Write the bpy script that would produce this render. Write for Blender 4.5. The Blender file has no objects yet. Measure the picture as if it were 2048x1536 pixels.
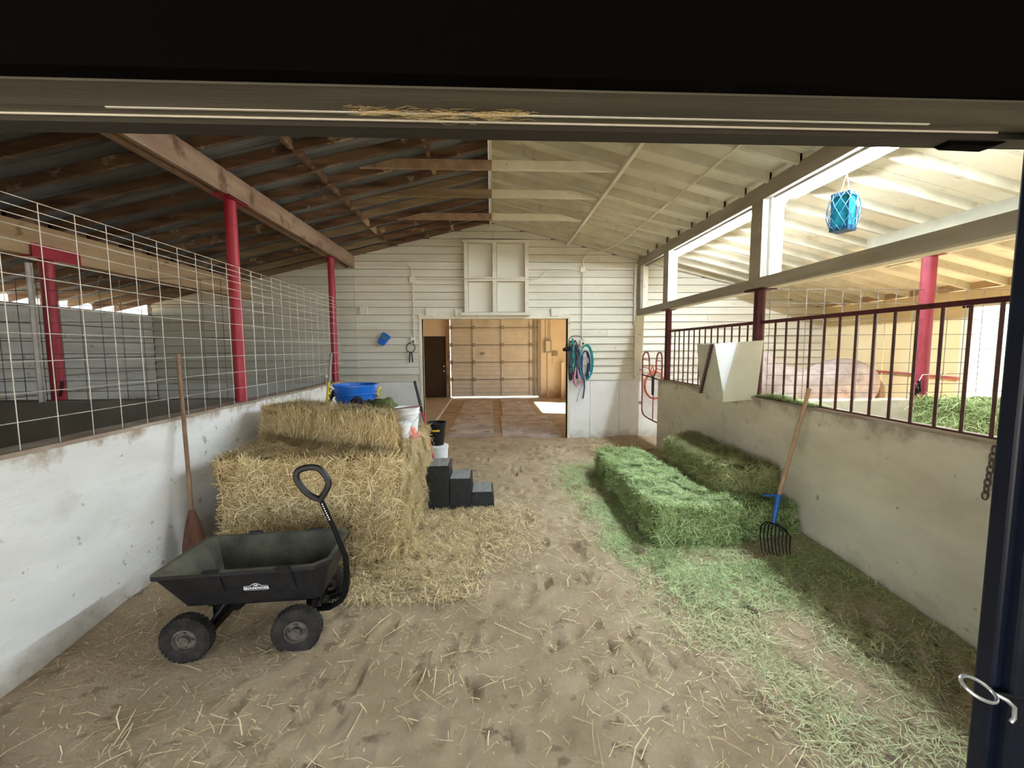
import bpy, bmesh, math, random
import numpy as np
from mathutils import Vector, Matrix, noise
random.seed(7); RNG = np.random.default_rng(7)
R = math.radians
scene = bpy.context.scene
COL = scene.collection

# ------------------------------------------------------------------ camera
CH = 1.735
cam_data = bpy.data.cameras.new('camera'); cam = bpy.data.objects.new('camera', cam_data); COL.objects.link(cam)
cam_data.sensor_width = 36.0; cam_data.lens = 36.0 * 841.65 / 2048; cam_data.clip_start = 0.05; cam_data.clip_end = 300
yaw, pit, roll = R(2.734), R(4.871), R(-0.31)
fwd = Vector((math.sin(yaw)*math.cos(pit), math.cos(yaw)*math.cos(pit), -math.sin(pit)))
rgt = Vector((math.cos(yaw), -math.sin(yaw), 0)); up = rgt.cross(fwd)
r2 = math.cos(roll)*rgt + math.sin(roll)*up; u2 = -math.sin(roll)*rgt + math.cos(roll)*up
cam.matrix_world = Matrix(((r2.x, u2.x, -fwd.x, 0), (r2.y, u2.y, -fwd.y, 0), (r2.z, u2.z, -fwd.z, CH), (0, 0, 0, 1)))
scene.camera = cam
# ------------------------------------------------------------------ world, sun, exposure
world = bpy.data.worlds.new('world'); scene.world = world; world.use_nodes = True
bg = world.node_tree.nodes['Background']; bg.inputs[0].default_value = (0.80, 0.90, 1.0, 1); bg.inputs[1].default_value = 1.45
sun_d = bpy.data.lights.new('sun', 'SUN'); sun_d.energy = 20.0; sun_d.angle = R(0.6); sun_d.color = (1.0, 0.90, 0.72)
sun = bpy.data.objects.new('sun', sun_d); COL.objects.link(sun)
sun.rotation_euler = Vector((-0.74, 0.18, -0.62)).to_track_quat('-Z', 'Y').to_euler()
TUBE_STRENGTH = 120.0
scene.view_settings.view_transform = 'Standard'; scene.view_settings.look = 'None'
scene.view_settings.gamma = 1.0; scene.view_settings.use_curve_mapping = False
scene.view_settings.exposure = 1.75
scene.cycles.max_bounces = 8; scene.cycles.diffuse_bounces = 6; scene.cycles.use_denoising = True
scene.cycles.sample_clamp_indirect = 8

# ------------------------------------------------------------------ helpers
def _ramp(nt, fac, stops):
    r = nt.nodes.new('ShaderNodeValToRGB'); e = r.color_ramp.elements
    while len(e) < len(stops): e.new(0.5)
    for i, (p, c) in enumerate(stops):
        e[i].position = p; e[i].color = (*c, 1) if len(c) == 3 else c
    nt.links.new(fac, r.inputs[0]); return r
def _noise(nt, vec, scale, detail=4, rough=.55, stretch=None):
    if stretch:
        mp = nt.nodes.new('ShaderNodeMapping'); mp.inputs['Scale'].default_value = stretch
        nt.links.new(vec, mp.inputs[0]); vec = mp.outputs[0]
    n = nt.nodes.new('ShaderNodeTexNoise'); n.inputs['Scale'].default_value = scale
    n.inputs['Detail'].default_value = detail; n.inputs['Roughness'].default_value = rough
    nt.links.new(vec, n.inputs['Vector']); return n.outputs['Fac']
def _mix(nt, fac, a, b, blend='MIX'):
    m = nt.nodes.new('ShaderNodeMix'); m.data_type = 'RGBA'; m.blend_type = blend
    if isinstance(fac, float): m.inputs[0].default_value = fac
    else: nt.links.new(fac, m.inputs[0])
    for s, v in ((6, a), (7, b)):
        if isinstance(v, tuple): m.inputs[s].default_value = (*v, 1)
        else: nt.links.new(v, m.inputs[s])
    return m.outputs[2]
def mat(name, c1, c2=None, scale=6, stretch=None, rough=.8, bump=0.0, bscale=40, metal=0.0, spots=None, world_co=False,
        attr=False, zstain=None, spec=.3, lo=.35, hi=.65, emit=None, alpha=None):
    m = bpy.data.materials.new(name); m.use_nodes = True; nt = m.node_tree; b = nt.nodes['Principled BSDF']
    b.inputs['Roughness'].default_value = rough; b.inputs['Metallic'].default_value = metal
    b.inputs['Specular IOR Level'].default_value = spec
    if world_co:
        g = nt.nodes.new('ShaderNodeNewGeometry'); vec = g.outputs['Position']
    else:
        g = nt.nodes.new('ShaderNodeTexCoord'); vec = g.outputs['Object']
    col = None
    if c2 is not None:
        f = _noise(nt, vec, scale, 5, .6, stretch)
        col = _ramp(nt, f, [(lo, c1), (hi, c2)]).outputs[0]
    if spots:
        for (sc, thr, c, wid) in spots:
            f = _noise(nt, vec, sc, 3, .6)
            rr = _ramp(nt, f, [(thr, (0, 0, 0)), (thr+wid, (1, 1, 1))])
            col = _mix(nt, rr.outputs[0], col if col else c1, c)
    if zstain:   # dirt with a shape of its own on the low or high part: (z0, z1, colour)
        for (z0, z1, c) in zstain:
            gp = nt.nodes.new('ShaderNodeNewGeometry'); sx = nt.nodes.new('ShaderNodeSeparateXYZ'); nt.links.new(gp.outputs['Position'], sx.inputs[0])
            nn = _noise(nt, gp.outputs['Position'], 5, 5, .65)
            ma = nt.nodes.new('ShaderNodeMath'); ma.operation = 'MULTIPLY_ADD'; nt.links.new(nn, ma.inputs[0]); ma.inputs[1].default_value = .5
            nt.links.new(sx.outputs[2], ma.inputs[2])
            mr = nt.nodes.new('ShaderNodeMapRange'); mr.inputs[1].default_value = z0+.25; mr.inputs[2].default_value = z1+.25
            nt.links.new(ma.outputs[0], mr.inputs[0])
            col = _mix(nt, mr.outputs[0], col if col else c1, c)
    if attr:
        a = nt.nodes.new('ShaderNodeAttribute'); a.attribute_name = 'tone'
        col = _mix(nt, a.outputs['Fac'], c1, c2)
    if col is not None: nt.links.new(col, b.inputs['Base Color'])
    else: b.inputs['Base Color'].default_value = (*c1, 1)
    if bump:
        f = _noise(nt, vec, bscale, 4, .6, stretch)
        bp = nt.nodes.new('ShaderNodeBump'); bp.inputs['Strength'].default_value = bump; bp.inputs['Distance'].default_value = .02
        nt.links.new(f, bp.inputs['Height']); nt.links.new(bp.outputs[0], b.inputs['Normal'])
    if emit:
        b.inputs['Emission Color'].default_value = (*emit[0], 1); b.inputs['Emission Strength'].default_value = emit[1]
    if alpha is not None:
        b.inputs['Transmission Weight'].default_value = alpha
    return m

ORG = {}
class MB:
    def __init__(s): s.v = []; s.f = []; s.m = []; s.mi = 0
    def add(s, vs, fs):
        b = len(s.v); s.v += [tuple(v) for v in vs]; s.f += [tuple(b+i for i in f) for f in fs]; s.m += [s.mi]*len(fs); return s
    def box(s, x0, x1, y0, y1, z0, z1, M=None):
        vs = [Vector((x, y, z)) for z in (z0, z1) for y in (y0, y1) for x in (x0, x1)]
        if M is not None: vs = [M @ v for v in vs]
        return s.add(vs, [(0, 2, 3, 1), (4, 5, 7, 6), (0, 1, 5, 4), (2, 6, 7, 3), (0, 4, 6, 2), (1, 3, 7, 5)])
    def hexa(s, p):   # 8 points: bottom 4 ccw, top 4 ccw
        return s.add(p, [(3, 2, 1, 0), (4, 5, 6, 7), (0, 1, 5, 4), (1, 2, 6, 5), (2, 3, 7, 6), (3, 0, 4, 7)])
    def tube(s, pts, r, n=8, closed=False, cap=True):
        pts = [Vector(p) for p in pts]; N = len(pts); rings = []
        rr = r if isinstance(r, (list, tuple)) else [r]*N
        ref = None
        for i, p in enumerate(pts):
            if closed: t = pts[(i+1) % N] - pts[i-1]
            else: t = pts[min(i+1, N-1)] - pts[max(i-1, 0)]
            t.normalize()
            if ref is None:
                ref = Vector((0, 0, 1)) if abs(t.z) < .9 else Vector((1, 0, 0))
            a = (ref - t*ref.dot(t))
            if a.length < 1e-4: a = t.orthogonal()
            a.normalize(); ref = a; b = t.cross(a)
            rings.append([p + rr[i]*(math.cos(2*math.pi*k/n)*a + math.sin(2*math.pi*k/n)*b) for k in range(n)])
        vs = [v for rg in rings for v in rg]; fs = []
        M = N if closed else N-1
        for i in range(M):
            j = (i+1) % N
            for k in range(n): fs.append((i*n+k, i*n+(k+1) % n, j*n+(k+1) % n, j*n+k))
        if cap and not closed: fs += [tuple(range(n))[::-1], tuple((N-1)*n+k for k in range(n))]
        return s.add(vs, fs)
    def lathe(s, prof, n=24, c=(0, 0, 0), M=None, cap=True):  # prof: (r,z)
        vs = []; fs = []
        for (r, z) in prof:
            for k in range(n):
                a = 2*math.pi*k/n; v = Vector((r*math.cos(a), r*math.sin(a), z))
                vs.append((M @ v if M is not None else v) + Vector(c))
        for i in range(len(prof)-1):
            for k in range(n): fs.append((i*n+k, i*n+(k+1) % n, (i+1)*n+(k+1) % n, (i+1)*n+k))
        if cap: fs += [tuple(range(n))[::-1], tuple((len(prof)-1)*n+k for k in range(n))]
        return s.add(vs, fs)
    def prism(s, poly, axis, a, b):  # poly 2-D, extruded along axis from a to b
        n = len(poly)
        def P(p, t): return {0: (t, p[0], p[1]), 1: (p[0], t, p[1]), 2: (p[0], p[1], t)}[axis]
        vs = [P(p, a) for p in poly] + [P(p, b) for p in poly]
        fs = [tuple(range(n)), tuple(range(n, 2*n))[::-1]] + [(i, n+i, n+(i+1) % n, (i+1) % n) for i in range(n)]
        s.add(vs, fs); return s
    def build(s, name, m, parent=None, smooth=False, bevel=0, subsurf=0, local=False, loc=None, fix=True):
        me = bpy.data.meshes.new(name)
        V = np.array(s.v, float)
        if parent is not None: o0 = Vector((0, 0, 0)) if local else ORG[parent.name]
        else:
            lo, hi = V.min(0), V.max(0)
            o0 = Vector(loc) if loc is not None else Vector(((lo[0]+hi[0])/2, (lo[1]+hi[1])/2, lo[2]))
        V = V - np.array(o0)
        me.from_pydata([tuple(v) for v in V], [], s.f); 
        ms = m if isinstance(m, (list, tuple)) else [m]
        for q in ms: me.materials.append(q)
        if len(ms) > 1: me.polygons.foreach_set('material_index', s.m)
        if fix:
            bm = bmesh.new(); bm.from_mesh(me); bmesh.ops.recalc_face_normals(bm, faces=bm.faces); bm.to_mesh(me); bm.free()
        if smooth:
            me.polygons.foreach_set('use_smooth', [True]*len(me.polygons))
            me.set_sharp_from_angle(angle=R(40))
        o = bpy.data.objects.new(name, me); COL.objects.link(o)
        if parent is not None: o.parent = parent; ORG[o.name] = ORG.get(parent.name, Vector((0, 0, 0)))
        else: o.location = o0; ORG[o.name] = Vector(o0)
        if bevel:
            bv = o.modifiers.new('bevel', 'BEVEL'); bv.width = bevel; bv.segments = 2; bv.limit_method = 'ANGLE'; bv.angle_limit = R(40)
        if subsurf:
            ss = o.modifiers.new('sub', 'SUBSURF'); ss.levels = ss.render_levels = subsurf
        return o
def tag(o, label=None, cat=None, group=None, kind=None):
    for k, v in (('label', label), ('category', cat), ('group', group), ('kind', kind)):
        if v: o[k] = v
    return o
def thing(name, loc, label=None, cat=None, group=None, kind=None, rz=0):
    o = bpy.data.objects.new(name, None); COL.objects.link(o); o.location = loc; o.rotation_euler = (0, 0, rz)
    o.empty_display_size = .05; ORG[o.name] = Vector(loc); return tag(o, label, cat, group, kind)
def dup(o, parent=None, off=(0, 0, 0)):
    c = o.copy(); COL.objects.link(c); c.parent = parent if parent is not None else o.parent
    c.location = Vector(o.location) + Vector(off); ORG[c.name] = ORG.get(o.name, Vector((0, 0, 0))) + Vector(off); return c
def dup_tree(o, off, parent=None):
    c = o.copy(); COL.objects.link(c); c.parent = parent; 
    if parent is None: c.location = Vector(o.location) + Vector(off)
    ORG[c.name] = ORG.get(o.name, Vector((0, 0, 0))) + Vector(off)
    for ch in list(o.children): dup_tree(ch, off, c)
    return c
def rot(ax, a): return Matrix.Rotation(a, 4, ax)

# ------------------------------------------------------------------ materials
M_dirt = mat('dirt', (.31, .23, .14), (.44, .34, .225), 2.2, None, .95, .55, 45, world_co=True, spots=[(9, .60, (.21, .145, .09), .09), (1.1, .56, (.235, .165, .105), .14)])
M_outground = mat('outside_ground', (.42, .36, .28), (.5, .44, .35), .6, rough=.95, bump=.2, world_co=True)
M_white = mat('whitewash', (.70, .70, .67), (.82, .82, .80), 3.5, (1, .35, 1), .75, .35, 28, world_co=True,
              spots=[(11, .66, (.44, .41, .36), .05), (2.2, .60, (.58, .57, .52), .15)], zstain=[(1.15, 1.26, (.36, .28, .21)), (.20, .0, (.42, .37, .28))])
M_extboard = mat('weathered_white_board', (.52, .50, .44), (.68, .66, .60), 3.0, (1, .3, 3), .8, .3, 28, world_co=True, spots=[(7, .64, (.38, .33, .26), .08)])
M_white2 = mat('old_whitewash', (.54, .49, .36), (.66, .61, .47), 3.0, (1, .4, 1), .8, .3, 28, world_co=True,
               spots=[(10, .67, (.34, .29, .22), .06), (1.9, .57, (.46, .43, .34), .15)], zstain=[(1.14, 1.27, (.30, .24, .18)), (.2, .02, (.38, .34, .24))])
M_panel = mat('white_panel', (.66, .65, .61), (.76, .75, .71), 2.5, None, .75, .15, 20, world_co=True, zstain=[(.22, -.05, (.42, .35, .27))])
M_siding = mat('cream_siding', (.58, .555, .46), (.66, .635, .54), 3.0, (.35, 1, 4), .7, .12, 22, world_co=True, spots=[(14, .69, (.40, .36, .29), .05)])
M_siding2 = mat('cream_siding_dusty', (.54, .50, .40), (.62, .59, .49), 3.0, (.35, 1, 4), .7, .12, 22, world_co=True, spots=[(9, .66, (.42, .37, .29), .07)])
M_gap = mat('dark_seam', (.17, .145, .11), rough=.9)
M_creamwood = mat('cream_painted_wood', (.60, .56, .44), (.70, .66, .54), 2.5, (1, .3, 1), .7, .15, 20, world_co=True, spots=[(7, .64, (.44, .38, .28), .08)])
M_whitewood = mat('white_painted_wood', (.70, .73, .68), (.80, .82, .78), 3, (1, 1, .3), .6, .1, 20, world_co=True, spots=[(16, .68, (.5, .5, .44), .05)])
M_rafter = mat('shade_darkened_cream_rafter', (.42, .385, .29), (.56, .52, .41), 2.5, (1, .5, 1), .75, .15, 20, world_co=True, spots=[(5, .62, (.36, .31, .22), .1)])  # darker than the sheathing, to paint in the shade on rafter sides
M_oldtan = mat('old_tan_rafter', (.17, .115, .065), (.27, .20, .12), 3.5, (.35, 3, 3), .75, .25, 30, world_co=True)
M_brownwood = mat('dark_brown_wood', (.06, .028, .016), (.20, .12, .07), 3.5, (.35, 3, 3), .75, .25, 30, world_co=True, spots=[(5, .60, (.34, .27, .18), .1)])
M_beamwood = mat('beam_wood', (.24, .145, .095), (.36, .25, .17), 2.5, (3, .4, 3), .7, .2, 30, world_co=True, spots=[(3.5, .56, (.15, .08, .05), .12)])
M_tanwood = mat('tan_wood', (.36, .235, .125), (.48, .34, .20), 2.5, (3, .4, 3), .7, .2, 30, world_co=True, spots=[(5, .62, (.22, .12, .06), .08)])
M_metalroof = mat('weathered_metal', (.13, .135, .14), (.24, .245, .25), 1.6, (.4, 3, 1), .55, .1, 20, metal=.25, world_co=True, spots=[(3, .6, (.09, .06, .045), .12)])
M_sheath = mat('cream_sheathing', (.60, .57, .45), (.70, .66, .54), 1.5, None, .75, .15, 16, world_co=True, spots=[(4, .63, (.50, .43, .32), .1)])
M_red = mat('red_paint', (.30, .022, .036), (.38, .035, .055), 5, rough=.42, bump=.05, world_co=True, spots=[(18, .7, (.25, .05, .05), .04)])
M_redfar = mat('red_paint_darkened', (.19, .018, .028), (.25, .028, .04), 5, rough=.5, world_co=True)  # red darkened in its colour to offset tube light on the far post
M_darkred = mat('dark_red_paint', (.050, .008, .008), (.085, .013, .013), 8, rough=.5, world_co=True)
M_ironbar = mat('rusty_bar', (.055, .020, .016), (.10, .035, .028), 14, rough=.55, world_co=True)
M_wire = mat('galvanised_wire', (.52, .49, .43), (.66, .63, .57), 12, rough=.5, metal=.2, world_co=True)
M_wire2 = mat('dark_wire', (.10, .085, .075), (.2, .16, .13), 12, rough=.6, world_co=True)
M_black = mat('shade_black', (.0012, .0011, .0013), rough=.9, spec=.02)  # near-black colour stands in for the deep shade on the lintel front
M_navy = mat('navy_steel', (.0026, .0042, .010), (.0045, .0075, .019), 6, rough=.38, metal=.1, world_co=True, bump=.04)
M_track = mat('track_wood', (.038, .036, .029), (.078, .074, .060), 2, (.2, 6, 1), .7, .2, 30, world_co=True)
M_trackdark = mat('track_dark', (.012, .010, .008), (.022, .018, .014), 3, (.2, 8, 1), .7, .2, 30, world_co=True)
M_alu = mat('aluminium', (.62, .62, .60), (.72, .72, .70), 10, rough=.4, metal=.5, world_co=True)
M_straw = mat('straw', (.40, .28, .11), (.95, .81, .51), attr=True, rough=.65)
M_strawbase = mat('straw_core', (.30, .20, .08), (.60, .46, .23), 26, None, .9, .9, 60, world_co=True, lo=.3, hi=.7)
M_hay = mat('hay', (.11, .18, .032), (.64, .75, .38), attr=True, rough=.65)
M_haybase = mat('hay_core', (.10, .12, .032), (.26, .29, .11), 24, None, .9, .9, 60, world_co=True, lo=.3, hi=.7)
M_haymix = mat('hay_mixed', (.17, .17, .05), (.50, .52, .25), attr=True, rough=.7)
M_haybrown = mat('hay_litter', (.26, .27, .10), (.70, .73, .42), attr=True, rough=.7)
M_poly = mat('black_poly', (.006, .006, .008), (.016, .015, .015), 20, rough=.5, bump=.05, bscale=120)
M_polydust = mat('dusty_black_poly', (.05, .047, .035), (.13, .12, .085), 5, rough=.75, bump=.05, bscale=90)
M_rubber = mat('rubber', (.012, .011, .011), (.04, .033, .026), 14, rough=.85, bump=.3, bscale=50)
M_rim = mat('wheel_rim', (.05, .045, .04), (.16, .13, .1), 25, rough=.6)
M_grey = mat('grey_tread', (.22, .22, .21), (.34, .34, .33), 18, rough=.7, bump=.3, bscale=90)
M_blue = mat('blue_plastic', (.005, .12, .50), (.007, .14, .58), 5, rough=.35, spec=.5)
M_whitepl = mat('white_plastic', (.74, .76, .78), (.82, .83, .84), 5, rough=.4, spec=.5)
M_yellow = mat('yellow', (.75, .60, .05), rough=.5)
M_redpl = mat('red_metal', (.50, .015, .03), rough=.4, spec=.5)
M_handle = mat('wood_handle', (.36, .225, .13), (.46, .31, .19), 8, (4, 4, .6), .6, .1)
M_oldhandle = mat('old_wood_handle', (.16, .095, .06), (.25, .16, .1), 8, (4, 4, .6), .7, .1)
M_brownbroom = mat('brown_broom', (.07, .03, .018), (.13, .06, .035), 20, (1, 1, .2), .8, .4)
M_blacksteel = mat('black_steel', (.010, .010, .011), rough=.4, metal=.5)
M_bluesteel = mat('blue_painted_steel', (.02, .12, .45), rough=.4)
M_tube = mat('tube_light', (1, 1, 1), emit=((.78, .90, 1.0), TUBE_STRENGTH))
M_fixture = mat('fixture_white', (.75, .77, .78), rough=.4)
M_teal = mat('teal_glass', (.005, .12, .16), (.012, .20, .24), 30, rough=.15, bump=.3, bscale=50)
M_tealframe = mat('teal_frame', (.008, .05, .10), rough=.4)
M_net = mat('blue_net', (.06, .15, .25), rough=.6)
M_cord = mat('cord', (.75, .72, .35), rough=.7)
M_horse = mat('horse_coat', (.27, .21, .19), (.45, .37, .335), 3.5, (1, 1, 1.4), .7, .12, 60, spots=[(5, .57, (.20, .16, .15), .14)])
M_mane = mat('horse_mane', (.20, .13, .09), (.3, .2, .14), 20, rough=.8)
M_ply = mat('tan_plywood', (.66, .52, .28), (.74, .60, .36), 1.4, (1, 1, .5), .7, .1, 20, world_co=True, spots=[(6, .64, (.52, .40, .23), .1)])
M_tan = mat('tan_wall', (.68, .59, .44), (.76, .67, .52), 1.5, rough=.8, world_co=True, zstain=[(.45, .1, (.40, .26, .15))])
M_garage = mat('garage_door', (.58, .55, .48), (.66, .63, .56), 3, rough=.6, world_co=True)
M_garagedark = mat('garage_metal', (.25, .22, .18), (.32, .28, .23), 6, rough=.55, world_co=True)
M_door = mat('brown_door', (.040, .024, .016), (.055, .034, .023), 3, rough=.6, world_co=True)
M_mat_ = mat('dusty_mat', (.33, .28, .24), (.52, .46, .41), 2.2, (1, 1, 1), .9, .3, 30, world_co=True, spots=[(5, .6, (.15, .12, .1), .1)])
M_slab = mat('slab', (.36, .30, .24), (.44, .37, .30), 2, rough=.9, bump=.15, world_co=True)
M_box = mat('feeder_paint', (.58, .57, .46), (.66, .65, .54), 4, rough=.6, bump=.05, world_co=True)
M_plate = mat('cover_plate', (.64, .62, .53), rough=.6)
M_teallead = mat('teal_rope', (.015, .22, .22), (.04, .36, .33), 30, rough=.7)
M_blackrope = mat('black_rope', (.015, .017, .02), (.05, .05, .055), 40, rough=.8)
M_silver = mat('silver', (.6, .62, .64), rough=.3, metal=.8)
M_pink = mat('pink_rope', (.50, .22, .30), rough=.7)
M_navyrope = mat('navy_rope', (.03, .045, .12), rough=.7)
M_orangehose = mat('orange_hose', (.55, .12, .07), rough=.5)
M_gatered = mat('gate_red', (.30, .07, .055), (.38, .10, .08), 10, rough=.5, world_co=True)
M_pinkblob = mat('pink_rubber', (.72, .25, .19), (.8, .4, .35), 12, rough=.5)
M_green = mat('olive_bag', (.05, .075, .02), (.12, .15, .05), 14, rough=.6, bump=.5, bscale=25)
M_purple = mat('dark_purple_cloth', (.03, .025, .05), rough=.8)
M_chain = mat('rusty_chain', (.10, .08, .07), (.17, .13, .11), 30, rough=.6, metal=.4)
M_logo = mat('badge_white', (.78, .79, .78), rough=.5)
M_gold = mat('yellow_print', (.75, .52, .03), rough=.5)
M_eye = mat('eye', (.01, .008, .006), rough=.2)
M_cob = mat('beige_bottle', (.45, .36, .27), rough=.5)

# ------------------------------------------------------------------ ground
def sm(a, b, x):
    t = max(0., min(1., (x-a)/(b-a))); return t*t*(3-2*t)
tracks = []
rr = random.Random(3)
prints = [(rr.uniform(-1.6, 2.3), rr.uniform(1.4, 7.2), rr.uniform(-.5, .5), rr.uniform(.04, .07), rr.uniform(.09, .15), rr.uniform(.014, .034)) for _ in range(420)]
cells = {}
for p in prints: cells.setdefault((int(p[0]//.4), int(p[1]//.4)), []).append(p)
def ground_z(x, y):
    if y > 7.7: return .04 + .02*noise.noise(Vector((x*1.5, y*1.5, 3)))*.6
    z = .012 + .006*y
    if -2.6 < x < 2.8:
        z += .085*sm(.55, 0, x+2.4)*sm(1.6, 3.2, y) + .15*sm(.75, 0, 2.66-x)*sm(1.7, 5.0, y)*sm(6.6, 5.9, y) + .03*sm(.75, 0, 2.66-x)
    z += .020*noise.noise(Vector((x*1.3, y*1.3, 0))) + .010*noise.noise(Vector((x*4.5, y*4.5, 5))) + .005*noise.noise(Vector((x*12, y*12, 9)))
    # raked curved wheel ruts in front
    d = math.hypot(x+1.3, y-5.1)
    if x > .1 and y < 3.4 and d > 2.4: z += .014*math.sin(d*40)*sm(2.4, 2.9, d)*sm(3.4, 2.9, y)*sm(.1, .5, x)*(0.5+noise.noise(Vector((x*2, y*2, 2))))
    cx, cy = int(x//.4), int(y//.4)
    for i in (-1, 0, 1):
        for j in (-1, 0, 1):
            for (px, py, a, w, l, dep) in cells.get((cx+i, cy+j), ()):
                dx, dy = x-px, y-py; c, s = math.cos(a), math.sin(a)
                u = (dx*c+dy*s)/w; v = (-dx*s+dy*c)/l; q = u*u+v*v
                if q < 2.4: z += -dep*math.exp(-q*1.8) + dep*.45*math.exp(-((q-1.3)**2)*4)
    return z
def grid(xs, ys):
    nx, ny = len(xs), len(ys); V = [(x, y, ground_z(x, y)) for y in ys for x in xs]
    F = [(j*nx+i, j*nx+i+1, (j+1)*nx+i+1, (j+1)*nx+i) for j in range(ny-1) for i in range(nx-1)]
    return V, F
xs = list(np.concatenate([np.arange(-6.4, -2.6, .3), np.arange(-2.6, 2.85, .03), np.arange(2.9, 6.6, .3)]))
ys = list(np.concatenate([np.arange(-4, 1.0, .4), np.arange(1.0, 7.75, .035), np.arange(7.8, 14.7, .15)]))
V_, F_ = grid(xs, ys)
g = MB(); g.add(V_, F_); floor = g.build('floor', M_dirt, smooth=True, fix=False, loc=(0, 0, 0)); tag(floor, kind='structure')
g = MB(); g.box(-40, 40, -30, 45, -.12, -.06); o = g.build('ground_outside', M_outground); tag(o, kind='structure')

# ------------------------------------------------------------------ shell
XL, XR, D = -2.4, 2.66, 7.7
EL, ER = -5.9, 6.25
RB = 3.94; SL = .24         # rafter underside at the ridge, slope
def rz(x): return RB - SL*abs(x)
# aisle walls
g = MB(); g.box(XL-.16, XL, 1.40, 6.9, -.1, 1.21); tag(g.build('wall_left', M_white, bevel=.012), kind='structure')
g = MB(); g.box(XR, XR+.16, 1.40, 6.62, -.1, 1.215); tag(g.build('wall_right', M_white2, bevel=.012), kind='structure')
M_lwd = mat('grey_partition', (.24, .21, .175), (.31, .275, .23), 3, rough=.9, world_co=True)
g = MB(); g.box(EL, XL-.16, 4.26, 4.42, -.1, 1.245); tag(g.build('wall_stall_left', M_lwd, bevel=.01), kind='structure')
g = MB(); g.box(XR+.16, ER, 4.14, 4.30, -.1, 1.18); tag(g.build('wall_stall_right', M_white2, bevel=.01), kind='structure')
# wall cap ledges (rusty brown sill strips)
M_sill = mat('dirty_sill', (.26, .19, .14), (.42, .35, .28), 9, (1, .4, 1), .85, .4, 30, world_co=True)
g = MB(); g.box(XL-.165, XL+.012, 1.40, 6.9, 1.205, 1.228); o = g.build('trim_1', M_sill); tag(o, kind='structure')
g = MB(); g.box(XR-.012, XR+.165, 1.40, 6.62, 1.21, 1.228); o = g.build('trim_2', M_sill); tag(o, kind='structure')
# exterior long walls
wl = thing('wall_far_left', (EL-.08, 4.5, 0), kind='structure')
g = MB(); g.box(EL-.12, EL-.04, 1.2, 7.9, -.1, 2.34); g.build('backing', M_gap, wl)
z = 0.0; k = 0
while z < 2.3:
    h = min(.23, 2.345-z); ya = 1.3
    while ya < 7.69:
        yb = min(7.69, ya + random.uniform(2.4, 4.2))
        if 7.69-yb < .5: yb = 7.69
        g = MB(); g.box(EL-.045, EL + random.uniform(-.004, .004), ya+.002, yb-.002, z+.006, z+h-.004); g.build('board', M_extboard, wl); ya = yb
    z += .232; k += 1
wr = thing('wall_far_right', (ER+.08, 4.5, 0), kind='structure')
def wr_seg(y0, y1, z0, z1, mt=M_ply):
    g = MB(); g.box(ER, ER+.08, y0, y1, z0, z1); g.build('panel', mt, wr)
for (a, b) in ((1.2, 1.9), (3.5, 4.28), (5.26, 6.45), (6.46, 7.7)): wr_seg(a+.003, b-.003, -.1, 2.46)
for (a, b) in ((1.9, 3.5), (4.28, 5.26)): wr_seg(a, b, 2.25, 2.46)
for (a, b) in ((1.88, 3.52), (4.26, 5.28)):
    dt = MB()
    dt.box(ER-.02, ER+.1, a-.06, a+.02, 0, 2.3); dt.box(ER-.02, ER+.1, b-.02, b+.06, 0, 2.3); dt.box(ER-.02, ER+.1, a-.06, b+.06, 2.23, 2.31)
    tag(dt.build('trim_3', M_creamwood), kind='structure')
# front wall with the lintel (black outside)
g = MB(); g.box(EL, XL, 1.2, 1.385, -.1, 2.5); g.box(XR+.0, ER, 1.2, 1.385, -.1, 2.5)
g.prism([(EL, 2.5), (ER, 2.5), (ER, rz(ER)+.1), (0, RB+.12), (EL, rz(EL)+.1)], 1, 1.30, 1.385)
o = g.build('wall_front', M_siding2); tag(o, kind='structure')
# back wall
wb = thing('wall_back', (0, D+.1, 0), kind='structure')
OX0, OX1, OZ = -1.255, 1.395, 2.265
g = MB(); g.box(EL-.1, OX0, D+.03, D+.16, -.1, 2.3); g.box(OX1, ER+.1, D+.03, D+.16, -.1, 2.3)
g.prism([(EL-.1, 2.3), (ER+.1, 2.3), (ER+.1, rz(ER)+.12), (0, RB+.15), (EL-.1, rz(EL)+.12)], 1, D+.03, D+.16)
g.build('backing', M_gap, wb)
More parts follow.
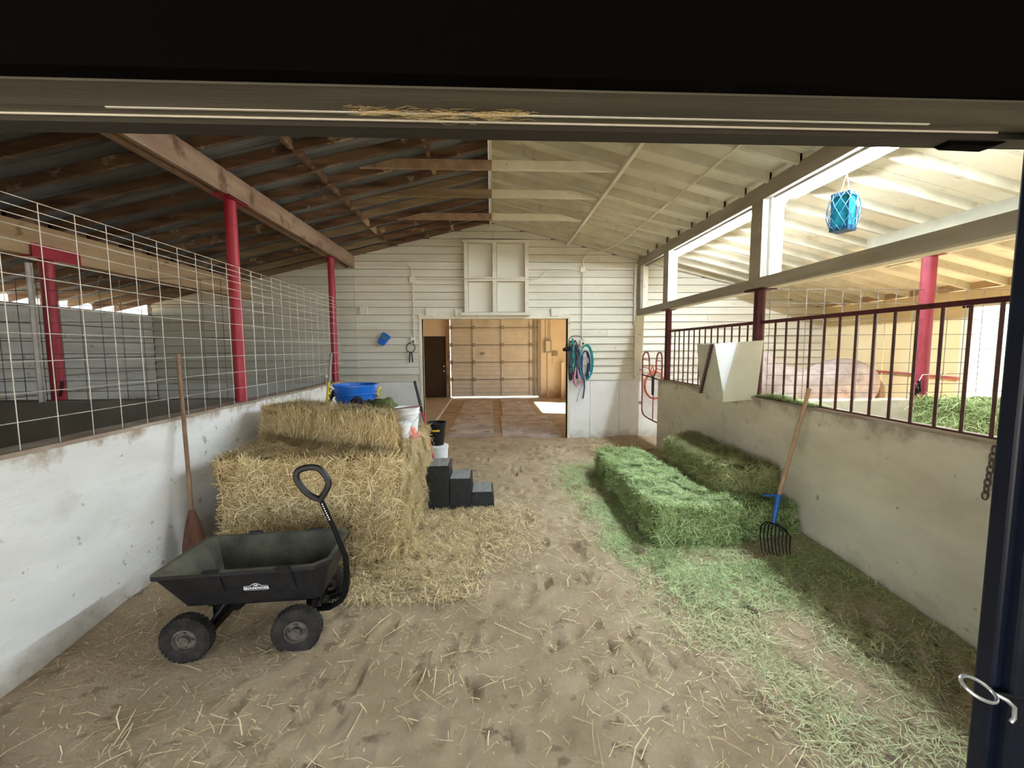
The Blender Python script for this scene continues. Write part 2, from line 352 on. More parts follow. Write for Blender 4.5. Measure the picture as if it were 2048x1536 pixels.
# lower panels, each sheet its own
def panels(x0, x1, xsx):
    e = [x0]+xsx+[x1]
    for a, b in zip(e[:-1], e[1:]):
        g = MB(); g.box(a+.003, b-.003, D+.0, D+.032, -.05, 1.135); g.build('panel', M_panel, wb)
panels(EL, OX0-.04, [-4.8, -3.6, -2.42]); panels(OX1+.04, ER, [1.82, 2.37, 3.6, 4.8])
rows = []; z = 1.14
while z < RB+.1:
    rows.append(z); z += .1335
for i, z in enumerate(rows):
    z1 = z+.1335
    xl = -(min(5.9, (RB+.13-z1)/SL)) if z1 > RB+.13-SL*5.9 else EL
    xr = (RB+.13-z1)/SL if z1 > RB+.13-SL*ER else ER
    if xr < .3: continue
    spans = []
    if z < OZ+.02: spans = [(xl, OX0-.035), (OX1+.035, xr)]
    elif z1 > 2.33 and z < 3.58: spans = [(xl, -.47), (.665, xr)]
    elif z >= 3.58: spans = [(xl, xr)]
    else: spans = [(xl, xr)]
    for (a, b) in spans:
        cuts = [a]
        for s in (-2.42, 2.72):
            if a+.2 < s < b-.2: cuts.append(s)
        if random.random() < .55:
            s = random.uniform(a+.5, b-.5) if b-a > 1.2 else None
            if s and all(abs(s-c) > .3 for c in cuts): cuts.append(s)
        cuts = sorted(cuts)+[b]
        for c0, c1 in zip(cuts[:-1], cuts[1:]):
            e0 = c0+.002; e1 = c1-.002; j = random.uniform(-.003, .003)
            g = MB(); g.hexa([(e0, D-.020+j, z), (e1, D-.020+j, z), (e1, D+.03, z), (e0, D+.03, z),
                              (e0, D+.012+j, z1-.006), (e1, D+.012+j, z1-.006), (e1, D+.03, z1-.006), (e0, D+.03, z1-.006)])
            g.build('siding_board', M_siding2 if random.random() < .35 else M_siding, wb)
# opening trim
g = MB(); g.box(OX0-.045, OX0, D-.02, D+.2, 0, OZ); g.build('jamb_board', M_creamwood, wb)
g = MB(); g.box(OX1, OX1+.045, D-.02, D+.2, 0, OZ); g.build('jamb_board', M_creamwood, wb)
g = MB(); g.box(OX0-.045, .2, D-.025, D+.2, OZ, OZ+.080); g.build('header_board', M_creamwood, wb)
g = MB(); g.box(.202, OX1+.045, D-.022, D+.2, OZ+.003, OZ+.078); g.build('header_board', M_creamwood, wb)
g = MB(); g.box(OX0, OX1, D-.05, D+.17, -.1, .035); g.build('threshold', M_slab, wb)
g = MB(); g.box(2.63, 2.79, D-.04, D, 1.14, 3.24); g.build('corner_board', M_creamwood, wb)
g = MB(); g.box(2.60, 2.632, D-.06, D, 2.14, 3.2); g.build('corner_strip', M_siding2, wb)
# boarded-up window
wn = thing('window_1', (.1, D, 2.3), kind='structure')
g = MB(); g.box(-.46, .66, D-.005, D+.02, 2.33, 3.6); g.build('backing_board', M_siding, wn)
for (a, b, c, d) in ((-.475, -.41, 2.36, 3.6), (.60, .67, 2.36, 3.6), (.025, .10, 2.36, 3.6)):
    g = MB(); g.box(a, b, D-.12, D-.004, c, d); g.build('stile', M_siding, wn, bevel=.004)
for (a, b, c, d) in ((-.50, .69, 3.585, 3.64), (-.41, .6, 2.92, 3.0)):
    g = MB(); g.box(a, b, D-.115, D-.003, c, d); g.build('rail', M_siding, wn, bevel=.004)
g = MB(); g.box(-.54, .70, D-.14, D-.002, 2.315, 2.372); g.build('sill', M_siding, wn, bevel=.006)
for (a, b) in ((-.405, .02), (.105, .595)):
    for (c, d) in ((2.385, 2.91), (3.01, 3.575)):
        g = MB(); g.box(a+.006, b-.006, D-.018, D-.006, c+.006, d-.006); g.build('pane', M_plate, wn)

# ------------------------------------------------------------------ roof
# left slope: corrugated metal; right slope: painted sheathing boards
rl = thing('ceiling_left', (-3, 4.5, 3.2), kind='structure')
def slope_pt(x, y, dz): return (x, y, rz(x)+dz)
y = 1.2; k = 0
while y < 7.7:
    y1 = min(7.75, y+.66); g = MB(); n = 12; prof = []
    for i in range(n+1):
        t = i/n; prof.append((y+(y1-y)*t, .096 + (.022 if i % 3 == 1 else 0)))
    vs = []
    for (yy, dz) in prof:
        for x in (-6.5, -.02): vs.append((x, yy, rz(x)+dz))
    for (yy, dz) in prof:
        for x in (-6.5, -.02): vs.append((x, yy, rz(x)+dz+.012))
    m = n+1; fs = [(2*i, 2*i+1, 2*i+3, 2*i+2) for i in range(n)] + [(2*m+2*i, 2*m+2*i+2, 2*m+2*i+3, 2*m+2*i+1) for i in range(n)]
    g.add(vs, fs); g.build('roof_sheet', M_metalroof, rl); y = y1
rrt = thing('ceiling_right', (3, 4.5, 3.2), kind='structure')
for (xa, xb) in ((0, 1.34), (1.34, 2.68), (2.68, 4.4), (4.4, 6.9)):
    y = 1.2
    while y < 7.7:
        y1 = min(7.75, y+2.37)
        g = MB(); g.hexa([slope_pt(xa+.002, y+.003, .090), slope_pt(xb-.002, y+.003, .090), slope_pt(xb-.002, y1-.003, .090), slope_pt(xa+.002, y1-.003, .090),
                          slope_pt(xa+.002, y+.003, .105), slope_pt(xb-.002, y+.003, .105), slope_pt(xb-.002, y1-.003, .105), slope_pt(xa+.002, y1-.003, .105)])
        g.build('sheathing_panel', M_sheath, rrt); y = y1
g = MB(); g.hexa([slope_pt(0, 1.2, .12), slope_pt(6.95, 1.2, .12), slope_pt(6.95, 7.8, .12), slope_pt(0, 7.8, .12), slope_pt(0, 1.2, .14), slope_pt(6.95, 1.2, .14), slope_pt(6.95, 7.8, .14), slope_pt(0, 7.8, .14)]); g.build('roof_deck', M_metalroof, rrt)
RY = [3.662-5*.396 + .396*i for i in range(16)]
rb = None
for i, y in enumerate(RY):
    for side in (-1, 1):
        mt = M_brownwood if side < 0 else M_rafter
        par = rl if side < 0 else rrt
        e = 6.45 if side < 0 else 6.7
        segs = [(.02, 1.78), (1.72, 4.45), (4.35, e)] if side < 0 else [(.02, 2.68), (2.66, e)]
        for q, (a, b) in enumerate(segs):
            yo = (0, .042, 0)[q] if side < 0 else 0
            x0, x1 = side*a, side*b
            g = MB(); p = lambda x, yy, dz: (x, yy, rz(x)+dz)
            g.hexa([p(x0, y-.02+yo, 0), p(x1, y-.02+yo, 0), p(x1, y+.02+yo, 0), p(x0, y+.02+yo, 0), p(x0, y-.02+yo, .090), p(x1, y-.02+yo, .090), p(x1, y+.02+yo, .090), p(x0, y+.02+yo, .090)])
            m2 = M_oldtan if (side < 0 and random.random() < .16) else mt
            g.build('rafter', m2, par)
# blocking between the left rafters
for i, y in enumerate(RY[:-1]):
    for xb in (-1.78, -.66):
        if random.random() < (.95 if xb < -1 else .6):
            g = MB(); g.box(xb-.018, xb+.018, y+.022, y+.374, rz(xb)+.008, rz(xb)+.088); g.build('blocking', M_brownwood if random.random() < .6 else M_tanwood, rl)
    g = MB(); g.box(-4.36, -4.32, y+.022, y+.374, rz(-4.34)+.01, rz(-4.34)+.09); g.build('blocking', M_brownwood, rl)
    for xb in (5.05, 6.18):
        if xb < 6 and random.random() < .5: continue
        g = MB(); g.box(xb, xb+.04, y+.022, y+.374, rz(xb)+.005, rz(xb)+.09); g.build('blocking', M_tanwood if xb > 6 else M_creamwood, rrt)
g = MB(); g.box(-.018, .02, 1.3, D, RB-.06, RB+.16); o = g.build('ridge_beam', M_creamwood); tag(o, 'cream ridge board running the length of the roof peak', 'beam')
g = MB(); g.box(1.352, 1.392, 1.4, D, rz(1.37)-.055, rz(1.37)+.0); o = g.build('purlin', M_creamwood); tag(o, 'cream board nailed under the right rafters between ridge and light beam', 'beam')
lab = {3: 'nearest full collar tie below the black lintel', 0: ''}
tys = [2.2, 3.0, 3.79, 4.6, 5.42, 6.35]
descr = ['first', 'second', 'third', 'nearest visible brown and cream cross tie under the ridge', 'middle of the visible cross ties under the ridge', 'farthest cross tie under the ridge, closest to the cream gable']
for i, y in enumerate(tys[3:]):
    t = thing('collar_tie', (0, y, 3.6), descr[i+3], 'roof tie', 'cross ties under the ridge')
    a, b = 3.60, 3.695
    g = MB(); g.prism([(-1.35, a), (.02, a), (.02, b), (-.98, b)], 1, y-.02, y+.02); g.build('brown_half', M_oldtan if i % 2 else M_beamwood, t)
    g = MB(); g.prism([(.021, a), (1.37, a), (1.02, b), (.021, b)], 1, y-.02, y+.02); g.build('cream_half', M_creamwood, t)

# long beams
g = MB(); g.box(-2.44, -2.40, 1.4, 7.69, 3.15, 3.37); g.box(-2.55, -2.51, 1.4, 7.69, 3.15, 3.37)
o = g.build('beam', M_beamwood); tag(o, 'long reddish brown double beam on the two tall red posts at left', 'beam')
o0 = o
g = MB(); g.box(-4.25, -4.21, 1.4, 7.69, 2.61, 2.90); g.box(-4.34, -4.30, 1.4, 7.69, 2.61, 2.90)
o = g.build('beam', M_tanwood); tag(o, 'lower tan brown beam above the left stall on a red post', 'beam')
g = MB(); g.box(XR, XR+.045, 1.4, 7.69, 3.17, 3.32); g.box(XR+.09, XR+.135, 1.4, 7.69, 3.17, 3.30)
M_hdr = mat('shaded_grey_cream', (.24, .205, .155), (.33, .29, .23), 2.5, (3, .4, 3), .7, .1, 20, world_co=True)  # cream darkened to carry the shade on the aisle-facing side
o = g.build('beam', M_hdr); tag(o, 'grey cream beam along the right aisle that carries the tube lights', 'beam')
g = MB(); g.box(4.44, 4.48, 1.4, 7.69, 2.66, 2.86); g.box(4.53, 4.57, 1.4, 7.69, 2.66, 2.86)
o = g.build('beam', M_creamwood); tag(o, 'cream beam over the right stall above the far red post', 'beam')
lc = thing('lower_beam', (XR, 4.5, 2.31), 'cream rail beam below the tube lights, resting on dark red posts', 'beam')
for (a, b) in ((1.4, 4.24), (4.245, 7.69)):
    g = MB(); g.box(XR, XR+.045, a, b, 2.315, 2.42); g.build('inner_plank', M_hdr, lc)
    g = MB(); g.box(XR+.05, XR+.15, a, b, 2.31, 2.40); g.build('outer_plank', M_creamwood, lc)
g = MB(); g.box(XR+.11, XR+.15, 1.6, 3.05, 2.40, 2.52); g.build('spliced_board', M_whitewood, lc)
for nm, (ya, yb), xx, lb in (('far', (7.5, 7.69), .14, 'cream upright of the light frame against the back wall'), ('mid', (6.32, 6.50), .14, 'white upright of the light frame above the farther dark red post'), ('near', (4.12, 4.30), .22, 'wide white upright of the light frame above the nearer dark red post')):
    u = thing('upright_post', (XR, ya, 2.42), lb, 'post', 'uprights of the light frame')
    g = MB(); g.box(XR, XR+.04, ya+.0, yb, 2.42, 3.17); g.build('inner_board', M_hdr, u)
    g = MB(); g.box(XR+.046, XR+xx, ya+.005, ya+.045, 2.42, 3.18); g.build('face_board', M_whitewood if nm != 'far' else M_creamwood, u)
    if nm == 'near':
        g = MB(); g.box(XR+.07, XR+.105, ya-.03, ya+.004, 2.40, 3.19); g.build('batten', M_whitewood, u)

# ------------------------------------------------------------------ red posts
def post(x, y, z0, z1, r, mt, lb, plate=.26, grp='red round posts'):
    t = thing('post', (x, y, z0), lb, 'post', grp)
    g = MB(); g.tube([(x, y, z0), (x, y, z1)], r, 20); g.build('pipe', mt, t, smooth=True)
    if plate:
        g = MB(); g.box(x-.075, x+.075, y-plate/2, y+plate/2, z1-.008, z1+.012); g.box(x+.058 if x < 0 else x-.07, x+.07 if x < 0 else x-.058, y-plate/2, y+plate/2, z1-.008, z1+.10)
        g.build('saddle_plate', mt, t)
    return t
post(-2.475, 4.26, 1.2, 3.15, .053, M_red, 'tall red post behind the mesh, nearer of the two on the left wall', .34)
post(-2.475, 6.78, 1.2, 3.15, .05, M_red, 'tall red post at the far end of the left wall beside the blue tub', .2)
tp = post(-4.27, 4.34, 1.2, 2.6, .055, M_red, 'short red post inside the left stall under the lower beam', 0)
g = MB(); g.box(-4.20, -4.185, 4.14, 4.60, 2.60, 2.72); g.box(-4.36, -4.19, 4.14, 4.60, 2.595, 2.61); g.build('saddle_plate', M_red, tp)
g = MB(); g.tube([(-4.16, 4.24, 1.3), (-4.12, 4.22, 1.37), (-4.11, 4.22, 1.44)], .014, 8); g.build('hook', M_darkred, tp)
post(2.735, 4.22, 1.2, 2.31, .053, M_darkred, 'dark red post beside the hay feeder box, nearer on the right wall', .3)
post(2.735, 6.44, 1.2, 2.31, .047, M_darkred, 'slim dark red post at the far end of the right wall by the gate', .2)
post(4.50, 4.20, 1.17, 2.66, .062, M_redfar, 'bright red post in the right stalls beyond the dark bars', .2)
g = MB()
g.box(-4.345, -4.335, 4.22, 4.26, 1.24, 2.56); g.box(-4.362, -4.318, 4.255, 4.262, 1.24, 2.56)
o = g.build('stake', M_wire); tag(o, 'pale steel stake standing beside the red post in the left stall', 'stake')

# ------------------------------------------------------------------ wire mesh panels
def wiremesh(name, lb, axis, const, a0, a1, z0, rows, sp, mt, r=.0028, start=None):
    o0 = (const, a0, z0) if axis == 1 else (a0, const, z0)
    t = thing(name, o0, lb, 'wire panel')
    top = max(rows)
    P = (lambda a, z: (const, a, z)) if axis == 1 else (lambda a, z: (a, const, z))
    for z in rows:
        g = MB(); n = max(2, int((a1-a0)/.8)); g.tube([P(a0+(a1-a0)*i/n, z+random.uniform(-.004, .004)) for i in range(n+1)], r, 5); g.build('wire', mt, t)
    g = MB(); a = start if start is not None else a0+.02
    g.tube([P(a, z0), P(a, top)], r, 5); w = g.build('wire', mt, t); a += sp
    while a < a1:
        off = (0, 1, 0) if axis == 1 else (1, 0, 0); k = (a-(start if start is not None else a0+.02))
        dup(w, t, Vector(off)*k); a += sp
    return t
lrows = [2.52, 2.472, 2.423, 2.372, 2.296, 2.22, 2.125, 1.972, 1.825, 1.677, 1.52, 1.37]
wiremesh('wire_mesh', 'galvanised wire mesh panel standing on the white left wall, nearer length', 1, XL-.012, 1.6, 4.62, 1.21, lrows, .2, M_wire, .0025, 1.635)
wiremesh('wire_mesh', 'galvanised wire mesh panel on the left wall, length beyond the nearer red post', 1, XL-.02, 4.4, 6.9, 1.21, lrows, .2, M_wire, .0025, 4.44)
prows = [2.31, 2.17, 2.005, 1.853, 1.7, 1.56, 1.442, 1.338, 1.25]
wiremesh('wire_mesh', 'dark wire mesh panel on the grey cross wall of the left stall', 0, 4.30, EL+.02, XL-.1, 1.24, [2.42]+prows, .19, M_wire2, .0034)
wiremesh('wire_mesh', 'dark wire mesh panel on the cross wall of the right stalls', 0, 4.18, XR+.14, ER-.05, 1.17, prows, .19, M_wire2, .0034)

# stall bars on the right wall
def bars(y0, y1, lb, ys_):
    t = thing('stall_grille', (2.735, y0, 1.215), lb, 'grille', 'barred grilles on the right wall')
    g = MB(); g.box(2.72, 2.75, y0, y1, 1.965, 1.997); g.build('top_rail', M_darkred, t)
    g = MB(); g.box(2.72, 2.75, y0, y1, 1.216, 1.236); g.build('bottom_rail', M_ironbar, t)
    first = None
    for y in ys_:
        if first is None:
            g = MB(); g.tube([(2.735, y, 1.23), (2.735, y, 1.97)], .0095, 8); first = g.build('bar', M_ironbar, t, smooth=True); yy = y
        else: dup(first, t, (0, y-yy, 0))
bars(4.28, 6.40, 'farther barred grille between the dark red posts, partly behind the feeder box', [6.345-.1495*i for i in range(15)])
bars(1.5, 4.16, 'nearer barred grille on the right wall, from the feeder to the navy post', [3.96-.151*i for i in range(16)])

# ------------------------------------------------------------------ tube lights
def tubelight(y0, y1, lb):
    t = thing('tube_light', (2.86, (y0+y1)/2, 3.15), lb, 'light', 'fluorescent lights on the right beam')
    g = MB(); g.box(2.81, 2.90, y0, y1, 3.225, 3.265); g.hexa([(2.90, y0, 3.225), (2.965, y0, 3.168), (2.965, y1, 3.168), (2.90, y1, 3.225), (2.90, y0, 3.231), (2.968, y0, 3.172), (2.968, y1, 3.172), (2.90, y1, 3.231)])  # sloping flap added to keep upward tube light off the nearby ceiling
    g.build('housing_with_light_shield', M_fixture, t)
    g = MB(); g.tube([(2.85, y0+.03, 3.165), (2.85, y1-.03, 3.165)], .019, 12); g.build('tube', M_tube, t, smooth=True)
    for y in (y0, y1-.03):
        g = MB(); g.box(2.83, 2.87, y, y+.03, 3.13, 3.22); g.build('end_cap', M_fixture, t)
tubelight(4.40, 6.68, 'lit tube light on the right beam, farther one near the back wall')
tubelight(1.90, 4.10, 'lit tube light on the right beam, nearer one above the teal lantern')
# lantern
t = thing('lantern', (2.84, 3.36, 2.66), 'teal glass lantern in blue net hanging from the near tube light', 'lantern')
g = MB(); lx, ly = 2.84, 3.36; q = .058
MR = Matrix.Translation((lx, ly, 0)) @ rot('Z', R(25))
for i in range(4):
    g = MB(); g.box(-q+.006, q-.006, q-.004, q, 2.70, 2.93, MR @ rot('Z', R(90*i))); g.build('glass_pane', M_teal, t)
    g = MB(); g.box(q-.006, q+.004, q-.006, q+.004, 2.67, 2.94, MR @ rot('Z', R(90*i))); g.build('corner_strip', M_tealframe, t)
g = MB(); g.box(-q-.008, q+.008, -q-.008, q+.008, 2.66, 2.69, MR); g.build('base', M_tealframe, t)
g = MB(); 
for i in range(4): g.box(-q-.008, q+.008, q-.004, q+.008, 2.93, 2.955, MR @ rot('Z', R(90*i)))
g.build('top_rim', M_net, t)
g = MB()
prof = [(.07, 2.665), (.095, 2.71), (.112, 2.77), (.113, 2.84), (.10, 2.90), (.075, 2.955)]
for sgn in (-1, 1):
    for k in range(10):
        pts = [(lx+r*math.cos(2*math.pi*k/10+sgn*i*.31), ly+r*math.sin(2*math.pi*k/10+sgn*i*.31), z) for i, (r, z) in enumerate(prof)]
        g.tube(pts, .0028, 5)
g.build('net', M_net, t)
g = MB(); g.tube([(lx-.035, ly, 2.955), (2.85, ly-.01, 3.145)], .0022, 5); g.tube([(lx+.04, ly, 2.955), (2.852, ly+.01, 3.145)], .004, 5); g.build('cord', M_cord, t)

# ------------------------------------------------------------------ front lintel, door edge
t = thing('door_lintel', (0, 1.26, 2.4), 'black lintel across the top foreground with sliding door track beneath', 'lintel')
g = MB(); g.box(-5, 5, 1.10, 1.148, 2.405, 3.4); g.build('black_fascia', M_black, t)
g = MB(); g.box(-4, 4, 1.15, 1.262, 2.40, 2.46); g.build('front_board', M_track, t)
g = MB(); g.box(-4, 4, 1.268, 1.318, 2.406, 2.46); g.build('middle_board', M_track, t)
g = MB(); g.box(-4, 4, 1.322, 1.387, 2.388, 2.5); g.build('rear_board', M_trackdark, t)
g = MB(); g.box(-1.05, 1.32, 1.262, 1.269, 2.398, 2.408); g.build('track_strip', M_alu, t)
g = MB(); g.box(-1.4, 1.6, 1.312, 1.316, 2.401, 2.41); g.build('track_strip', M_alu, t)
g = MB(); g.hexa([(1.48, 1.34, 2.378), (1.62, 1.34, 2.375), (1.62, 1.38, 2.375), (1.48, 1.38, 2.378), (1.44, 1.33, 2.40), (1.7, 1.33, 2.40), (1.7, 1.385, 2.40), (1.44, 1.385, 2.40)]); g.build('splintered_chip', M_black, t)
g = MB(); g.box(-5, 5, -3.5, 1.12, 3.02, 3.1); tag(g.build('ceiling_added_shade', M_black), kind='structure')  # unseen porch roof, added to shade the lintel
g = MB(); g.box(3.2, 3.3, -3.5, 1.12, -.1, 3.05); tag(g.build('wall_added_sunblock', M_siding2), kind='structure')  # unseen side wall, added to keep sun off the front floor
t = thing('sliding_door', (1.6, 1.2, 0), 'navy steel door edge at the right foreground with an eye latch', 'door')
g = MB(); g.box(1.612, 1.68, 1.20, 1.255, .02, 2.39); g.build('edge_channel', M_navy, t, bevel=.008)
g = MB(); g.box(1.64, 1.76, 1.165, 1.22, .02, 2.39); g.build('frame_tube', M_navy, t, bevel=.012)
g = MB(); g.box(1.76, 4.2, 1.18, 1.21, .04, 2.38); g.build('door_sheet', M_navy, t)
g = MB(); pts = [(1.515 + .045*math.cos(a), 1.16+.012*math.sin(a), .66+.03*math.sin(a)) for a in [R(x) for x in range(0, 360, 24)]]
# eye hook: ring plus bent shank
EH = Vector((1.525, 1.17, .655))
ring = [EH + Vector((.052*math.cos(a), .030*math.sin(a), .018*math.sin(a)-.016*math.cos(a))) for a in [R(x) for x in range(0, 360, 20)]]
g = MB(); g.tube(ring, .0055, 8, closed=True)
g.tube([EH+Vector((.05, 0, -.016)), EH+Vector((.08, -.015, -.03)), EH+Vector((.10, -.02, -.05)), EH+Vector((.102, -.02, -.085)), EH+Vector((.095, -.018, -.10))], .006, 8)
g.build('eye_latch', M_silver, t, smooth=True)
g = MB(); g.tube([(1.60, 1.19, .62), (1.67, 1.17, .62)], .012, 10); g.build('latch_stub', M_blacksteel, t)
g = MB(); g.tube([(1.715, 1.165, .93), (1.715, 1.155, .93)], .010, 10); g.build('bolt_head', M_silver, t)
# chain
t = thing('chain', (2.645, 2.06, .88), 'short rusty chain hanging on the right wall behind the navy door edge', 'chain')
for i in range(8):
    zc = 1.185-.036*i; g = MB(); a0 = (i % 2)*math.pi/2 + .5
    pts = []
    for k in range(12):
        a = 2*math.pi*k/12; u = .015*math.cos(a); v = .024*math.sin(a)
        pts.append((2.642 + u*math.sin(a0)*.6-.004, 2.055 + .003*i + u*math.cos(a0), zc+v))
    g.tube(pts, .0042, 6, closed=True); g.build('link', M_chain, t, smooth=True)

# ------------------------------------------------------------------ back room
br = thing('wall_back_room', (0, 14.3, 0), kind='structure')
g = MB(); g.box(-3.5, -2.30, 14.3, 14.4, -.1, 3.2); g.build('panel', M_tan, br)
g = MB(); g.box(-2.30, -1.50, 14.3, 14.4, 2.12, 3.2); g.build('panel', M_tan, br)
g = MB(); g.box(1.60, 3.5, 14.3, 14.4, -.1, 3.2); g.build('panel', M_tan, br)
g = MB(); g.box(-1.40, 1.70, 14.36, 14.46, 2.75, 3.2); g.build('panel', M_tan, br)
g = MB(); g.box(-1.53, -1.40, 14.2, 14.31, 0, 3.1); g.build('door_post', M_beamwood, br)
g = MB(); g.box(-2.34, -2.28, 14.26, 14.32, 0, 2.2); g.build('door_casing', M_tan, br)
g = MB(); g.box(2.33, 2.42, 14.0, 14.3, 0, 1.25); g.build('pilaster', M_tan, br)
g = MB(); g.box(-3.6, -3.5, D+.16, 14.4, -.1, 3.2); tag(g.build('wall_back_room_left', M_tan), kind='structure')
g = MB(); g.box(3.5, 3.6, D+.16, 10.3, -.1, 3.2); g.box(3.5, 3.6, 12.6, 14.4, -.1, 3.2); g.box(3.5, 3.6, 10.3, 12.6, 1.95, 3.2)
tag(g.build('wall_back_room_right', M_tan), kind='structure')
g = MB(); g.box(-3.6, 3.6, D+.16, 14.5, 3.2, 3.3); tag(g.build('ceiling_back_room', M_tan), kind='structure')
# entry door
t = thing('door_2', (-1.88, 14.3, .1), kind='structure')
g = MB(); g.box(-2.30, -1.50, 14.27, 14.31, .02, 2.14); g.build('leaf', M_door, t)
for z in (.98, 1.14):
    g = MB(); g.tube([(-1.60, 14.27, z), (-1.60, 14.225, z)], [.018, .03], 12); g.build('knob', M_silver, t, smooth=True)
# garage door
t = thing('door_1', (.1, 14.3, .1), kind='structure')
g = MB(); g.box(-1.382, 1.62, 14.302, 14.315, .105, 3.0); g.build('door_skin', M_garagedark, t)
zs = [.105, .70, 1.28, 1.86, 2.44, 3.0]
xv = [-1.34, -.60, .36, 1.32]
for a, b in zip(zs[:-1], zs[1:]):
    g = MB(); n = 4; h = (b-a-.012)/n
    for i in range(n):
        z0 = a+i*h; g.hexa([(-1.38, 14.255, z0), (1.60, 14.255, z0), (1.60, 14.30, z0), (-1.38, 14.30, z0), (-1.38, 14.290, z0+h*.8), (1.60, 14.290, z0+h*.8), (1.60, 14.30, z0+h*.8), (-1.38, 14.30, z0+h*.8)])
        g.box(-1.38, 1.60, 14.29, 14.30, z0+h*.8, z0+h)
    g.build('door_section', M_garage, t)
    g = MB(); g.box(-1.38, 1.60, 14.245, 14.262, b-.03, b-.012); g.build('joint_strip', M_garagedark, t)
    for x in xv:
        g = MB(); g.box(x-.035, x+.035, 14.235, 14.262, a+.01, b-.02); g.build('stile', M_garage, t)
        g = MB(); g.box(x-.05, x+.05, 14.215, 14.24, b-.07, b+.05); g.build('hinge', M_garagedark, t)
for x in (1.45, 1.57, 1.64):
    g = MB(); g.box(x-.02, x+.02, 14.19, 14.23, .1, 3.1); g.build('track', M_garagedark, t)
g = MB(); g.box(-.36, -.24, 14.235, 14.262, 1.52, 1.60); g.build('lock', M_garagedark, t)
g = MB(); g.box(.0, .035, 14.1, 14.14, 2.4, 3.1); g.build('opener_arm', M_garage, t)
t = thing('breaker_box', (1.9, 14.25, 1.6), 'grey electrical box on the tan back room wall right of the garage door', 'electrical box')
g = MB(); g.box(1.78, 2.02, 14.2, 14.3, 1.58, 2.0); g.build('case', M_garagedark, t, bevel=.01)
g = MB(); g.box(1.84, 1.98, 14.19, 14.2, 1.62, 1.96); g.build('cover', M_box, t)
for x, a, b in ((1.84, 2.0, 3.19), (1.94, 2.0, 3.19), (1.99, 2.0, 3.19), (1.90, .1, 1.58)):
    g = MB(); g.tube([(x, 14.27, a), (x, 14.27, b)], .016, 8); g.build('conduit', M_garage, t)
t = thing('switch_box', (2.12, 14.28, 1.45), 'small dark switch box on the tan wall beside the breaker box', 'electrical box')
g = MB(); g.box(2.06, 2.24, 14.24, 14.3, 1.47, 1.62); g.build('case', M_garagedark, t, bevel=.008)
g = MB(); g.box(2.11, 2.19, 14.232, 14.24, 1.51, 1.58); g.build('plate', M_white, t)
g = MB(); g.tube([(2.07, 14.28, 1.47), (2.06, 14.28, 1.2)], .004, 6); g.build('wire', M_garagedark, t)
# floor pieces in the back room
fl = floor
def fpiece(nm, poly, z0, z1, mt):
    g = MB(); g.prism(poly, 2, z0, z1); o = g.build(nm, mt, floor, fix=True); return o
fpiece('concrete_slab', [(-3.5, 8.5), (-1.31, 8.5), (-1.36, 14.25), (-3.5, 14.25)], -.02, .085, M_slab)
fpiece('slab_edge', [(-1.31, 8.5), (-1.285, 8.5), (-1.335, 14.25), (-1.36, 14.25)], -.02, .088, M_white)
fpiece('rubber_mat', [(-.86, 8.0), (.02, 8.0), (.02, 10.8), (-.86, 10.8)], 0, .058, M_mat_)
fpiece('rubber_mat', [(-.86, 10.81), (.02, 10.81), (.02, 13.55), (-.86, 13.55)], 0, .060, M_mat_)
fpiece('rubber_mat', [(.27, 10.4), (1.12, 10.4), (1.12, 13.9), (.27, 13.9)], 0, .062, M_mat_)
fpiece('rubber_mat', [(.2, 7.95), (1.35, 7.95), (1.35, 10.38), (.2, 10.38)], 0, .056, M_mat_)

# ------------------------------------------------------------------ conduits and fittings on the back wall
def conduit(lb, pts, r=.011, pt=M_siding):
    g = MB(); g.tube(pts, r, 8); o = g.build('conduit', pt, smooth=True); tag(o, lb, 'conduit'); return o
Yc = D-.035
def arc(cx, cz, rad, a0, a1, n=6): return [(cx+rad*math.cos(R(a0+(a1-a0)*i/n)), Yc, cz+rad*math.sin(R(a0+(a1-a0)*i/n))) for i in range(n+1)]
conduit('cream conduit curving from the brown beam down to a box on the back wall', [(-2.35, Yc, 3.205)]+arc(-1.50, 3.11, .095, 90, 0)+[(-1.405, Yc, 3.0)])
conduit('cream conduit dropping down the back wall left of the wide opening', [(-1.385, Yc, 2.93), (-1.39, Yc, 1.93)])
conduit('cream conduit running across the boarded window middle to the right box', [(-1.35, Yc, 2.958), (-.6, Yc, 2.958), (-.5, Yc-.09, 2.958), (.70, Yc-.09, 2.962), (.78, Yc, 2.965), (.88, Yc, 2.985), (.94, Yc, 3.06), (1.0, Yc, 3.10), (1.62, Yc, 3.13)])
conduit('cream conduit dropping down the back wall right of the wide opening', [(1.655, Yc, 3.12), (1.652, Yc, 1.86)])
conduit('thin cream conduit from the upper right box to the aisle beam end', [(1.7, Yc, 3.178), (2.62, Yc, 3.175)], .007)
conduit('cream conduit bending up from the right box to the roof and along the rafters', [(1.655, Yc, 3.18), (1.66, Yc, 3.30), (1.70, Yc, 3.40), (1.78, Yc, 3.445), (1.88, Yc, 3.45), (1.95, D-.1, 3.44), (2.05, D-.5, rz(2.05)-.02), (2.09, 6.8, rz(2.09)-.015), (2.1, 1.5, rz(2.1)-.015)], .012, M_creamwood)
def cover(x, z, s, lb, cat='junction box', screws=True):
    t = thing('junction_box', (x, D-.03, z-s/2), lb, cat, 'cover boxes on the back wall')
    g = MB(); g.box(x-s/2, x+s/2, D-.05, D-.005, z-s/2, z+s/2); g.build('plate', M_plate, t, bevel=.006)
    g = MB(); g.tube([(x-.02, D-.055, z+s*.3), (x-.02, D-.048, z+s*.3)], .008, 8); g.build('screw', M_siding2, t)
cover(-1.395, 2.955, .10, 'cream junction box where the left conduits meet on the back wall')
